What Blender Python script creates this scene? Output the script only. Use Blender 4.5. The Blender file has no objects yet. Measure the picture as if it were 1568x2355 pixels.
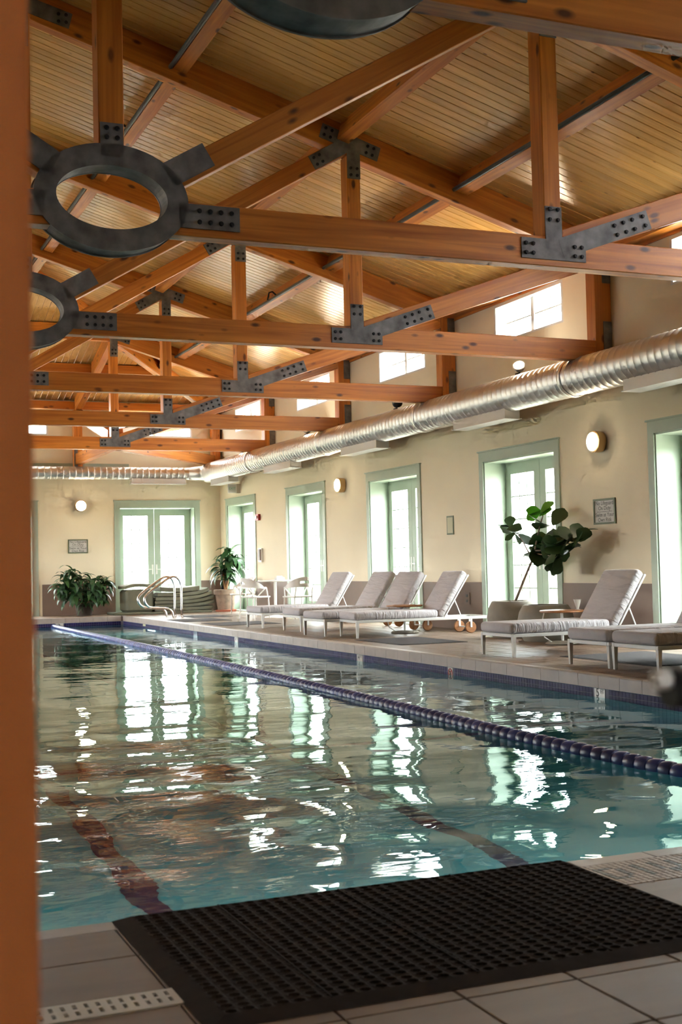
import bpy, bmesh, math, random
from mathutils import Vector, Matrix
RND = random.Random(11)
sc = bpy.context.scene
COL = sc.collection

# ------------------------------------------------------------------ camera
def cam_axes(yaw, pitch, roll):
    y, p, r = (math.radians(a) for a in (yaw, pitch, roll))
    fw = Vector((math.sin(y)*math.cos(p), math.cos(y)*math.cos(p), math.sin(p)))
    rt = Vector((math.cos(y), -math.sin(y), 0)); up = rt.cross(fw)
    return rt*math.cos(r)+up*math.sin(r), -rt*math.sin(r)+up*math.cos(r), fw
rt, up, fw = cam_axes(22.898, 2.398, -1.293)
cd = bpy.data.cameras.new('camera'); cam = bpy.data.objects.new('camera', cd); COL.objects.link(cam)
m = Matrix.Identity(4)
for i in range(3):
    m[i][0], m[i][1], m[i][2] = rt[i], up[i], -fw[i]
m[2][3] = 1.05
cam.matrix_world = m
cd.sensor_fit = 'VERTICAL'; cd.sensor_height = 36.0; cd.sensor_width = 24.0
cd.lens = 2895.7/2355*36
cd.clip_start = 0.05; cd.clip_end = 400
cd.dof.use_dof = True; cd.dof.focus_distance = 13.0; cd.dof.aperture_fstop = 6.5
sc.camera = cam

# ------------------------------------------------------------------ world, light, exposure
SKY = 7.0
w = bpy.data.worlds.new('overcast_sky'); sc.world = w; w.use_nodes = True
bg = w.node_tree.nodes['Background']
bg.inputs[0].default_value = (0.93, 0.968, 1.0, 1); bg.inputs[1].default_value = SKY
sc.view_settings.view_transform = 'Standard'; sc.view_settings.look = 'None'
sc.view_settings.exposure = 2.15; sc.view_settings.gamma = 1.0
sc.view_settings.use_curve_mapping = False
cy = sc.cycles
cy.max_bounces = 6; cy.diffuse_bounces = 3; cy.glossy_bounces = 3; cy.transmission_bounces = 4; cy.transparent_max_bounces = 8
cy.caustics_reflective = False; cy.caustics_refractive = False
cy.sample_clamp_indirect = 6.0
cy.use_denoising = True
cy.use_adaptive_sampling = True; cy.adaptive_threshold = .11; cy.adaptive_min_samples = 10

XC, XW, XL, YF, YN = 2.07, 9.42, -5.28, 30.0, 0.92     # ridge, right wall, left wall, far wall, near wall
SL, ZR = 0.296, 7.28                                     # roof slope and underside of decking at the ridge
PX0, PX1, PY0, PY1, ZWAT, ZBOT = -2.44, 6.58, 3.80, 28.5, -0.20, -1.5
DOORS_R = [11.51, 15.71, 19.945, 24.18, 28.42]
WINS_R = [11.17, 15.34, 19.485, 23.635, 27.79]
DOORS_F = [3.87, 7.815]; WINS_F = [4.27, 7.785]
TY = [4.9, 9.1, 13.3, 17.5, 21.7, 25.9]
def portal(loc, rot, sx, sy):
    l = bpy.data.lights.new('window_portal', 'AREA'); l.shape = 'RECTANGLE'; l.size = sx; l.size_y = sy
    l.cycles.is_portal = True
    o = bpy.data.objects.new('window_portal', l); COL.objects.link(o); o.location = loc; o.rotation_euler = rot
H = math.pi/2
for i, yc in enumerate(DOORS_R):
    portal((XW+.45, yc, 1.3), (0, H, 0), 2.55, 1.95)
    if 1 < i < 5: portal((XL-.45, yc, 1.3), (0, -H, 0), 2.55, 1.95)
for i, yc in enumerate(WINS_R + [7.0, 2.85]):
    portal((XW+.12, yc, 4.56), (0, H, 0), .58, 1.86)
    if 0 < i < 5: portal((XL-.12, yc, 4.56), (0, -H, 0), .58, 1.86)
for xc in DOORS_F: portal((xc, YF+.45, 1.3), (-H, 0, 0), 1.9, 2.55)
for xc in WINS_F: portal((xc, YF+.12, 4.56), (-H, 0, 0), 1.86, .58)

# ------------------------------------------------------------------ materials
def newmat(name):
    mt = bpy.data.materials.new(name); mt.use_nodes = True
    nt = mt.node_tree; return mt, nt, nt.nodes['Principled BSDF']
def N(nt, t, **kw):
    n = nt.nodes.new(t)
    for k, v in kw.items():
        if k in n.inputs: n.inputs[k].default_value = v
        else: setattr(n, k, v)
    return n
def ramp(nt, fac, stops):
    r = nt.nodes.new('ShaderNodeValToRGB'); e = r.color_ramp.elements
    while len(e) < len(stops): e.new(0.5)
    for i, (p, c) in enumerate(stops): e[i].position = p; e[i].color = (*c, 1)
    nt.links.new(fac, r.inputs[0]); return r.outputs[0]
def objcoord(nt, scale, rand=True):
    tc = N(nt, 'ShaderNodeTexCoord'); mp = N(nt, 'ShaderNodeMapping'); mp.inputs['Scale'].default_value = scale
    nt.links.new(tc.outputs['Object'], mp.inputs[0])
    if rand:
        oi = N(nt, 'ShaderNodeObjectInfo'); ml = N(nt, 'ShaderNodeMath', operation='MULTIPLY'); ml.inputs[1].default_value = 73.0
        nt.links.new(oi.outputs['Random'], ml.inputs[0]); nt.links.new(ml.outputs[0], mp.inputs['Location'])
    return mp.outputs[0]
def vary(nt, col, amt, sat=1.0):
    oi = N(nt, 'ShaderNodeObjectInfo'); mr = N(nt, 'ShaderNodeMapRange')
    mr.inputs['To Min'].default_value = 1-amt; mr.inputs['To Max'].default_value = 1+amt
    nt.links.new(oi.outputs['Random'], mr.inputs[0])
    hs = N(nt, 'ShaderNodeHueSaturation'); hs.inputs['Saturation'].default_value = sat
    nt.links.new(mr.outputs[0], hs.inputs['Value']); nt.links.new(col, hs.inputs['Color']); return hs.outputs[0]
def bump(nt, b, h, strength, dist):
    bn = N(nt, 'ShaderNodeBump'); bn.inputs['Strength'].default_value = strength; bn.inputs['Distance'].default_value = dist
    nt.links.new(h, bn.inputs['Height']); nt.links.new(bn.outputs[0], b.inputs['Normal'])
def mix(nt, f, a, b):
    mx = N(nt, 'ShaderNodeMix', data_type='RGBA')
    for s, v in ((0, f), (6, a), (7, b)):
        if isinstance(v, (tuple, float, int)): mx.inputs[s].default_value = (*v, 1) if isinstance(v, tuple) else v
        else: nt.links.new(v, mx.inputs[s])
    return mx.outputs[2]
def plain(name, col, rough=.5, metal=0.0, noise=None, amt=.12, bmp=0, var=0, **kw):
    mt, nt, b = newmat(name)
    b.inputs['Roughness'].default_value = rough; b.inputs['Metallic'].default_value = metal
    for k, v in kw.items(): b.inputs[k].default_value = v
    if noise:
        v = objcoord(nt, noise, rand=bool(var))
        n = N(nt, 'ShaderNodeTexNoise'); n.inputs['Scale'].default_value = 1.0; n.inputs['Detail'].default_value = 5
        nt.links.new(v, n.inputs['Vector'])
        c = ramp(nt, n.outputs['Fac'], [(.25, tuple(x*(1-amt) for x in col)), (.75, tuple(min(1, x*(1+amt)) for x in col))])
        if var: c = vary(nt, c, var)
        nt.links.new(c, b.inputs['Base Color'])
        if bmp: bump(nt, b, n.outputs['Fac'], .5, bmp)
    else: b.inputs['Base Color'].default_value = (*col, 1)
    return mt
def wood(name, dark, light, knot, rough=.45, knots=.06, grain=16., var=.16):
    mt, nt, b = newmat(name); b.inputs['Roughness'].default_value = rough
    v = objcoord(nt, (.7, grain, grain))
    n = N(nt, 'ShaderNodeTexNoise'); n.inputs['Scale'].default_value = 1.0; n.inputs['Detail'].default_value = 7; n.inputs['Distortion'].default_value = .8
    nt.links.new(v, n.inputs['Vector'])
    c = ramp(nt, n.outputs['Fac'], [(.28, dark), (.5, tuple((a+d)/2 for a, d in zip(dark, light))), (.72, light)])
    v2 = objcoord(nt, (2.8, 6.5, 6.5))
    vo = N(nt, 'ShaderNodeTexVoronoi'); vo.inputs['Scale'].default_value = 1.0; nt.links.new(v2, vo.inputs['Vector'])
    k = ramp(nt, vo.outputs['Distance'], [(knots*.8, (1, 1, 1)), (knots*1.7, (0, 0, 0))])
    c = mix(nt, k, c, knot)
    v3 = objcoord(nt, (.5, 1.0, 1.0)); n3 = N(nt, 'ShaderNodeTexNoise'); n3.inputs['Scale'].default_value = 1.3; nt.links.new(v3, n3.inputs['Vector'])
    c = mix(nt, ramp(nt, n3.outputs['Fac'], [(.35, (0, 0, 0)), (.75, (.45, .45, .45))]), c, tuple(x*.72 for x in dark))
    c = vary(nt, c, var)
    nt.links.new(c, b.inputs['Base Color']); bump(nt, b, n.outputs['Fac'], .25, .003)
    return mt
M = {}
M['timber'] = wood('orange_timber', (.45, .117, .011), (.82, .308, .044), (.10, .03, .007), rough=.42, knots=.12)
M['plank'] = wood('pine_plank', (.66, .36, .095), (.87, .54, .18), (.30, .12, .03), rough=.28, knots=.05, grain=22, var=.10)
M['stile'] = wood('stained_door_wood', (.30, .085, .016), (.40, .12, .025), (.2, .07, .02), rough=.9, knots=.0)
M['teak'] = wood('teak', (.30, .115, .035), (.44, .19, .07), (.3, .12, .04), knots=.01, grain=30)
M['steel'] = plain('dark_steel', (.175, .166, .164), .58, .35, noise=(7, 7, 7), amt=.55)
M['bolt'] = plain('black_bolt', (.02, .02, .022), .5, .6)
M['pipe'] = plain('painted_pipe', (.06, .065, .06), .5, .4)
M['wall'] = plain('cream_plaster', (.86, .765, .565), .75, noise=(1.2, 1.2, 1.2), amt=.03)
M['wains'] = plain('taupe_wainscot', (.215, .145, .105), .55, noise=(3, 3, 3), amt=.08)
M['sage'] = plain('sage_paint', (.41, .50, .40), .4, noise=(4, 4, 4), amt=.03)
M['white'] = plain('white_metal', (.80, .80, .77), .35)
M['whiteplastic'] = plain('white_plastic', (.82, .80, .76), .35)
M['chrome'] = plain('stainless', (.72, .70, .68), .16, 1.0)
M['duct'] = plain('galvanised_duct', (.70, .69, .68), .46, 1.0, noise=(2, 2, 2), amt=.04)
M['register'] = plain('register_metal', (.62, .61, .60), .5, .5)
M['grout'] = plain('grout', (.17, .135, .115), .9)
M['deck'] = plain('deck_tile', (.22, .148, .10), .47, noise=(3, 11, 3), amt=.16, bmp=.001, var=.07)
M['coping'] = plain('coping_tile', (.40, .345, .30), .40, noise=(6, 6, 6), amt=.10, var=.05)
M['plaster'] = plain('pool_plaster', (.13, .40, .41), .7, noise=(1.3, 1.3, 1.3), amt=.07)
M['navy'] = plain('navy_mosaic', (.022, .018, .085), .5, noise=(9, 9, 9), amt=.45, **{'Specular IOR Level': .2})
M['lane'] = plain('navy_lane_tile', (.018, .02, .075), .3, noise=(7, 7, 7), amt=.5)
M['mosgrout'] = plain('mosaic_grout', (.22, .22, .28), .8)
M['mosL'] = plain('sand_mosaic', (.46, .37, .30), .4, noise=(31, 31, 31), amt=.12)
M['mosD'] = plain('slate_mosaic', (.055, .062, .058), .4, noise=(31, 31, 31), amt=.2)
M['rubber'] = plain('dark_rubber', (.028, .018, .013), .85, noise=(20, 20, 20), amt=.25, **{'Specular IOR Level': .25})
M['doormat'] = plain('charcoal_mat', (.045, .038, .038), .9, noise=(60, 60, 60), amt=.3)
M['ivory'] = plain('ivory_plastic', (.62, .56, .48), .4)
M['black'] = plain('black', (.012, .012, .014), .4)
M['brass'] = plain('brass', (.62, .42, .20), .3, .9)
M['bark'] = plain('bark', (.30, .22, .16), .8, noise=(20, 20, 5), amt=.3)
M['stem'] = plain('cane', (.42, .22, .10), .7, noise=(20, 20, 5), amt=.3)
M['stone'] = plain('stone_planter', (.30, .27, .215), .75, noise=(5, 5, 5), amt=.18, bmp=.003)
M['terra'] = plain('weathered_pot', (.26, .185, .13), .8, noise=(9, 9, 9), amt=.35, bmp=.003)
M['saucer'] = plain('terracotta', (.42, .13, .07), .7)
M['soil'] = plain('soil', (.05, .035, .025), .95)
M['foam'] = plain('olive_foam', (.15, .148, .098), .75, noise=(6, 6, 6), amt=.15, var=.2)
M['red'] = plain('red_plastic', (.42, .03, .025), .4)
M['outlet'] = plain('brown_plate', (.21, .145, .115), .5)
M['plaque'] = plain('pale_plaque', (.52, .50, .30), .5)
M['signw'] = plain('sign_face', (.62, .61, .57), .5)
M['signg'] = plain('sign_green', (.14, .17, .10), .5)
M['ink'] = plain('ink', (.10, .10, .09), .6)
M['inkred'] = plain('red_ink', (.45, .05, .05), .6)
M['marker'] = plain('marker_tile', (.66, .66, .62), .25)
M['grass'] = plain('lawn', (.20, .235, .12), .9, noise=(.8, .8, .8), amt=.25)
M['pool_blue'] = plain('float_blue', (.045, .065, .23), .35, noise=(9, 9, 9), amt=.3, var=.25)
M['hall'] = plain('hall_paint', (.55, .45, .34), .8)
M['paver'] = plain('terrace', (.52, .47, .41), .9, noise=(1, 1, 1), amt=.1)
def leafmat(name, col, tcol, t=.35):
    mt = plain(name, col, .4, noise=(7, 7, 7), amt=.3, var=.3); nt = mt.node_tree
    out = nt.nodes['Material Output']; b = nt.nodes['Principled BSDF']
    tr = N(nt, 'ShaderNodeBsdfTranslucent'); tr.inputs[0].default_value = (*tcol, 1); mx = N(nt, 'ShaderNodeMixShader'); mx.inputs[0].default_value = t
    nt.links.new(b.outputs[0], mx.inputs[1]); nt.links.new(tr.outputs[0], mx.inputs[2]); nt.links.new(mx.outputs[0], out.inputs[0]); return mt
M['green_leaf'] = leafmat('glossy_leaf', (.035, .10, .03), (.06, .20, .03), .25)
M['fig_leaf'] = leafmat('fig_leaf', (.035, .085, .028), (.05, .13, .02), .22)
M['fig_young'] = leafmat('young_fig_leaf', (.16, .36, .06), (.22, .50, .06), .5)
def fabric():
    mt, nt, b = newmat('grey_cushion_fabric'); b.inputs['Roughness'].default_value = .85
    b.inputs['Sheen Weight'].default_value = .15
    v = objcoord(nt, (9, 1.5, 2.5)); n = N(nt, 'ShaderNodeTexNoise'); n.inputs['Scale'].default_value = 1.8; n.inputs['Detail'].default_value = 3; n.inputs['Distortion'].default_value = 1.2
    nt.links.new(v, n.inputs['Vector'])
    c = ramp(nt, n.outputs['Fac'], [(.3, (.53, .50, .51)), (.7, (.60, .57, .58))]); nt.links.new(c, b.inputs['Base Color'])
    bump(nt, b, n.outputs['Fac'], .8, .03); return mt
M['fabric'] = fabric()
def emit(name, col, s):
    mt, nt, b = newmat(name); b.inputs['Base Color'].default_value = (*col, 1)
    b.inputs['Emission Color'].default_value = (*col, 1); b.inputs['Emission Strength'].default_value = s; return mt
M['lamp_warm'] = emit('lit_opal_glass', (1, .84, .58), 22)
M['lamp_flood'] = emit('lit_flood_lens', (1, .90, .74), 60)
M['lamp_pool'] = emit('lit_pool_lens', (.55, 1, .92), 6)
M['exit'] = plain('exit_green', (.16, .45, .27), .5)
def glass_pane():
    mt = bpy.data.materials.new('window_glass'); mt.use_nodes = True; nt = mt.node_tree; nt.nodes.clear()
    o = N(nt, 'ShaderNodeOutputMaterial'); t = N(nt, 'ShaderNodeBsdfTransparent'); g = N(nt, 'ShaderNodeBsdfGlossy')
    g.inputs['Roughness'].default_value = .02; t.inputs[0].default_value = (.96, .98, .97, 1)
    mx = N(nt, 'ShaderNodeMixShader'); mx.inputs[0].default_value = .07
    nt.links.new(t.outputs[0], mx.inputs[1]); nt.links.new(g.outputs[0], mx.inputs[2]); nt.links.new(mx.outputs[0], o.inputs[0]); return mt
M['glass'] = glass_pane()
def water_mat():
    mt = bpy.data.materials.new('pool_water'); mt.use_nodes = True; nt = mt.node_tree; nt.nodes.clear()
    o = N(nt, 'ShaderNodeOutputMaterial'); g = N(nt, 'ShaderNodeBsdfGlass'); g.inputs['IOR'].default_value = 1.333; g.inputs['Roughness'].default_value = 0.0
    g.inputs['Color'].default_value = (.86, .97, .97, 1)
    v = objcoord(nt, (1, 1, 1), False)
    n1 = N(nt, 'ShaderNodeTexNoise'); n1.inputs['Scale'].default_value = 2.4; n1.inputs['Detail'].default_value = 2.0; n1.inputs['Distortion'].default_value = .7
    nt.links.new(v, n1.inputs['Vector'])
    b1 = N(nt, 'ShaderNodeBump'); b1.inputs['Strength'].default_value = 1.0; b1.inputs['Distance'].default_value = .004
    nt.links.new(n1.outputs['Fac'], b1.inputs['Height'])
    v2 = objcoord(nt, (1.6, 9.0, 1), False); n2 = N(nt, 'ShaderNodeTexNoise'); n2.inputs['Scale'].default_value = 1.0; n2.inputs['Detail'].default_value = 2.0
    nt.links.new(v2, n2.inputs['Vector']); b2 = N(nt, 'ShaderNodeBump'); b2.inputs['Strength'].default_value = 1.0; b2.inputs['Distance'].default_value = .0018
    nt.links.new(n2.outputs['Fac'], b2.inputs['Height']); nt.links.new(b1.outputs[0], b2.inputs['Normal']); nt.links.new(b2.outputs[0], g.inputs['Normal'])
    nt.links.new(g.outputs[0], o.inputs[0]); return mt
M['water'] = water_mat()

# ------------------------------------------------------------------ mesh helpers
FRAME = {}
class MB:
    def __init__(s): s.v = []; s.f = []
    def add(s, vs, fs):
        k = len(s.v); s.v += [Vector(a) for a in vs]; s.f += [tuple(k+i for i in f) for f in fs]; return s
    def box(s, x0, y0, z0, x1, y1, z1, c=0.0):
        if c <= 0:
            return s.add([(x0,y0,z0),(x1,y0,z0),(x1,y1,z0),(x0,y1,z0),(x0,y0,z1),(x1,y0,z1),(x1,y1,z1),(x0,y1,z1)],
                         [(0,3,2,1),(4,5,6,7),(0,1,5,4),(1,2,6,5),(2,3,7,6),(3,0,4,7)])
        # top edges chamfered (tiles)
        return s.add([(x0,y0,z0),(x1,y0,z0),(x1,y1,z0),(x0,y1,z0),(x0,y0,z1-c),(x1,y0,z1-c),(x1,y1,z1-c),(x0,y1,z1-c),
                      (x0+c,y0+c,z1),(x1-c,y0+c,z1),(x1-c,y1-c,z1),(x0+c,y1-c,z1)],
                     [(0,3,2,1),(0,1,5,4),(1,2,6,5),(2,3,7,6),(3,0,4,7),(4,5,9,8),(5,6,10,9),(6,7,11,10),(7,4,8,11),(8,9,10,11)])
    def cbox(s, c, half, mat):                     # box centred at c, half sizes, rotated by a 3x3
        vs = [Vector(c)+mat@Vector((sx*half[0], sy*half[1], sz*half[2])) for sz in (-1, 1) for sx, sy in ((-1,-1),(1,-1),(1,1),(-1,1))]
        return s.add(vs, [(0,3,2,1),(4,5,6,7),(0,1,5,4),(1,2,6,5),(2,3,7,6),(3,0,4,7)])
    def prism_xz(s, poly, y0, y1):                 # polygon in (x, z), any winding
        a = sum(poly[i][0]*poly[(i+1) % len(poly)][1]-poly[(i+1) % len(poly)][0]*poly[i][1] for i in range(len(poly)))
        if a < 0: poly = poly[::-1]
        n = len(poly); vs = [(x, y0, z) for x, z in poly]+[(x, y1, z) for x, z in poly]
        return s.add(vs, [tuple(range(n)), tuple(range(2*n-1, n-1, -1))]+[(i, i+n, (i+1) % n+n, (i+1) % n) for i in range(n)])
    def prism(s, poly, d):                         # 3D polygon extruded by vector d
        n = len(poly); d = Vector(d); vs = [Vector(p) for p in poly]+[Vector(p)+d for p in poly]
        nr = (vs[1]-vs[0]).cross(vs[2]-vs[0])
        fs = [tuple(range(n-1, -1, -1)), tuple(range(n, 2*n))]+[(i, (i+1) % n, (i+1) % n+n, i+n) for i in range(n)]
        if nr.dot(d) < 0: fs = [f[::-1] for f in fs]
        return s.add(vs, fs)
    def tube(s, path, r, n=10, closed=False, cap=True):
        path = [Vector(p) for p in path]; rings = []; m_ = len(path)
        rr = r if isinstance(r, (list, tuple)) else [r]*m_
        prev = None
        for i, p in enumerate(path):
            a = path[i-1] if (i > 0 or closed) else p; b = path[(i+1) % m_] if (i < m_-1 or closed) else p
            t = (b-a).normalized()
            if prev is None:
                u = t.orthogonal().normalized()
            else:
                u = (prev-t*prev.dot(t)).normalized()
            prev = u; q = t.cross(u)
            rings.append([p+(u*math.cos(2*math.pi*k/n)+q*math.sin(2*math.pi*k/n))*rr[i] for k in range(n)])
        vs = [v for rg in rings for v in rg]; fs = []
        for i in range(m_ if closed else m_-1):
            j = (i+1) % m_
            fs += [(i*n+k, i*n+(k+1) % n, j*n+(k+1) % n, j*n+k) for k in range(n)]
        if cap and not closed: fs += [tuple(range(n-1, -1, -1)), tuple((m_-1)*n+k for k in range(n))]
        return s.add(vs, fs)
    def lathe(s, prof, n=24, c=(0, 0, 0), axis='Z', cap=True):
        vs = []; fs = []; c = Vector(c)
        for r, h in prof:
            for k in range(n):
                a = 2*math.pi*k/n; x, y = r*math.cos(a), r*math.sin(a)
                vs.append(c+Vector({'Z': (x, y, h), 'X': (h, x, y), 'Y': (y, h, x)}[axis]))
        for i in range(len(prof)-1):
            fs += [(i*n+k, i*n+(k+1) % n, (i+1)*n+(k+1) % n, (i+1)*n+k) for k in range(n)]
        if cap: fs += [tuple(range(n-1, -1, -1)), tuple((len(prof)-1)*n+k for k in range(n))]
        return s.add(vs, fs)
    def cells(s, us, zs, solid, fix, t0, t1, ax):  # wall of grid cells; ax 'X': wall plane x=t0..t1, u=y ; 'Y': plane y, u=x
        def P(u, t, z): return (t, u, z) if ax == 'X' else (u, t, z)
        ok = [[solid((us[i]+us[i+1])/2, (zs[j]+zs[j+1])/2) for j in range(len(zs)-1)] for i in range(len(us)-1)]
        g = lambda i, j: 0 <= i < len(us)-1 and 0 <= j < len(zs)-1 and ok[i][j]
        for i in range(len(us)-1):
            for j in range(len(zs)-1):
                if not ok[i][j]: continue
                u0, u1, z0, z1 = us[i], us[i+1], zs[j], zs[j+1]
                q = [[P(u0,t0,z0),P(u1,t0,z0),P(u1,t0,z1),P(u0,t0,z1)], [P(u0,t1,z0),P(u0,t1,z1),P(u1,t1,z1),P(u1,t1,z0)]]
                if not g(i-1, j): q.append([P(u0,t0,z0),P(u0,t0,z1),P(u0,t1,z1),P(u0,t1,z0)])
                if not g(i+1, j): q.append([P(u1,t0,z0),P(u1,t1,z0),P(u1,t1,z1),P(u1,t0,z1)])
                if not g(i, j-1): q.append([P(u0,t0,z0),P(u0,t1,z0),P(u1,t1,z0),P(u1,t0,z0)])
                if not g(i, j+1): q.append([P(u0,t0,z1),P(u1,t0,z1),P(u1,t1,z1),P(u0,t1,z1)])
                for f in q: s.add(f, [(0, 1, 2, 3)])
        return s
    def build(s, name, mat, parent=None, frame=None, smooth=False, bevel=0, sharp=None):
        me = bpy.data.meshes.new(name)
        F = frame or Matrix.Identity(4); inv = F.inverted()
        me.from_pydata([tuple(inv@v) for v in s.v], [], s.f)
        if bevel:
            b = bmesh.new(); b.from_mesh(me); bmesh.ops.bevel(b, geom=b.edges[:], offset=bevel, segments=1, affect='EDGES', profile=.5); b.to_mesh(me); b.free()
        me.materials.append(M[mat]); 
        if smooth:
            for p in me.polygons: p.use_smooth = True
            if sharp: me.set_sharp_from_angle(angle=math.radians(sharp))
        me.update()
        return link(name, me, parent, F)
def link(name, me, parent=None, F=None):
    F = F or Matrix.Identity(4)
    o = bpy.data.objects.new(name, me); COL.objects.link(o)
    FRAME[o.name] = F
    o.matrix_basis = (FRAME[parent.name].inverted()@F) if parent is not None and parent.name in FRAME else F
    o.parent = parent
    return o
def tag(o, label=None, cat=None, group=None, kind=None):
    for k, v in (('label', label), ('category', cat), ('group', group), ('kind', kind)):
        if v: o[k] = v
    return o
def thing(name, label, cat=None, loc=(0, 0, 0), rotz=0, group=None, kind=None):
    o = bpy.data.objects.new(name, None); COL.objects.link(o); o.empty_display_size = .1
    o.location = loc; o.rotation_euler = (0, 0, rotz); return tag(o, label, cat, group, kind)
KIDS = {}
def copy_tree(o, parent=None, depth=0):
    c = o.copy(); COL.objects.link(c); c.parent = parent
    if o.name in FRAME: FRAME[c.name] = FRAME[o.name]
    for ch in [x for x in COL.objects if x.parent == o] if depth == 0 else o.children: copy_tree(ch, c, depth+1)
    return c
def axis_frame(c, ang):                            # local X along angle in the XZ plane
    return Matrix.Translation(Vector(c))@Matrix.Rotation(-ang, 4, 'Y')
def rounded(name, size, mat, parent, frame, r=.03, seg=3, puff=0):
    b = bmesh.new(); bmesh.ops.create_cube(b, size=1.0)
    bmesh.ops.scale(b, vec=size, verts=b.verts)
    bmesh.ops.bevel(b, geom=b.edges[:], offset=r, segments=seg, affect='EDGES', profile=.5)
    me = bpy.data.meshes.new(name); b.to_mesh(me); b.free(); me.materials.append(M[mat])
    for p in me.polygons: p.use_smooth = True
    return link(name, me, parent, frame)
def text(s, size, mat, parent, frame, name='lettering', ext=.002, font_scale=1.0):
    cu = bpy.data.curves.new(name, 'FONT'); cu.body = s; cu.size = size; cu.extrude = ext; cu.align_x = 'CENTER'; cu.align_y = 'CENTER'
    cu.materials.append(M[mat]); tmp = bpy.data.objects.new('text_tmp', cu); COL.objects.link(tmp); bpy.context.view_layer.update()
    me = bpy.data.meshes.new_from_object(tmp.evaluated_get(bpy.context.evaluated_depsgraph_get())); me.name = name
    bpy.data.objects.remove(tmp); bpy.data.curves.remove(cu)
    o = link(name, me, None, frame); o.parent = parent; return o
def face_frame(loc, facing):                       # text plane: local X right, Y up as read, normal = facing
    f = Vector(facing).normalized(); u = Vector((0, 0, 1)); x = u.cross(f)
    mm = Matrix.Identity(4)
    for i in range(3): mm[i][0], mm[i][1], mm[i][2], mm[i][3] = x[i], u[i], f[i], loc[i]
    return mm

# ------------------------------------------------------------------ walls
ZT = 5.16
def inside(v, lst, h): return any(abs(v-c) < h for c in lst)
DHW, DH, WHW, WZ0, WZ1, ZS = .99, 2.555, .93, 4.27, 4.85, 3.0
def side_wall(name, label, x, sgn, doors, wins):
    us = sorted({YN-.14, YF+.5, *[c-DHW for c in doors], *[c+DHW for c in doors]})
    mb = MB().cells(us, [-.25, 0, DH, ZS], lambda u, z: z < 0 or not (z < DH and inside(u, doors, DHW)), None, x, x+sgn*.5, 'X')
    us = sorted({YN-.14, YF+.5, *[c-WHW for c in wins], *[c+WHW for c in wins]})
    mb.cells(us, [ZS, WZ0, WZ1, ZT], lambda u, z: not (WZ0 < z < WZ1 and inside(u, wins, WHW)), None, x, x+sgn*.2, 'X')
    return tag(mb.build(name, 'wall'), label, kind='structure')
wr = side_wall('wall_right', 'cream plaster wall of tall green doors and high windows', XW, 1, DOORS_R, WINS_R+[7.0, 2.85])
wl = side_wall('wall_left', 'cream plaster wall on the unseen left side of the pool', XL, -1, DOORS_R[2:], WINS_R[1:])
us = sorted({XL, XW, *[c-.945 for c in DOORS_F], *[c+.945 for c in DOORS_F]})
mb = MB().cells(us, [-.25, 0, DH, ZS], lambda u, z: z < 0 or not (z < DH and inside(u, DOORS_F, .945)), None, YF, YF+.5, 'Y')
us = sorted({XL, XW, *[c-WHW for c in WINS_F], *[c+WHW for c in WINS_F]})
mb.cells(us, [ZS, WZ0, WZ1, ZT], lambda u, z: not (WZ0 < z < WZ1 and inside(u, WINS_F, WHW)), None, YF, YF+.2, 'Y')
wf = tag(mb.build('wall_far', 'wall'), 'cream plaster end wall beyond the pool', kind='structure')
mb = MB().cells([XL, -.10, .98, XW], [-.25, 0, 2.25, ZT], lambda u, z: z < 0 or not (z < 2.25 and -.1 < u < .98), None, YN-.14, YN, 'Y')
mb.prism_xz([(XL, ZT), (XW, ZT), (XC, ZR+.1)], YN-.14, YN)
tag(mb.build('wall_near', 'wall'), 'wall around the doorway the photo looks through', kind='structure')
# wainscot panels
def wains(parent, y0, y1): MB().box(XW-.014, y0, 0, XW-.001, y1, .735).build('wainscot', 'wains', parent)
edges = [YN]+[v for c in DOORS_R for v in (c-DHW-.12, c+DHW+.12)]+[YF-.02]
for a, b in zip(edges[0::2], edges[1::2]): wains(wr, a, b)
for a, b in ((XL, 2.80), (5.02, 6.75), (8.88, XW-.02)): MB().box(a, YF-.014, 0, b, YF-.001, .74).build('wainscot', 'wains', wf)
tag(MB().box(4.2, YF-.03, 3.46, 7.12, YF-.002, 3.60).build('trim_1', 'sage'), 'green board on the far wall above the air duct', kind='structure')

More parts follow.
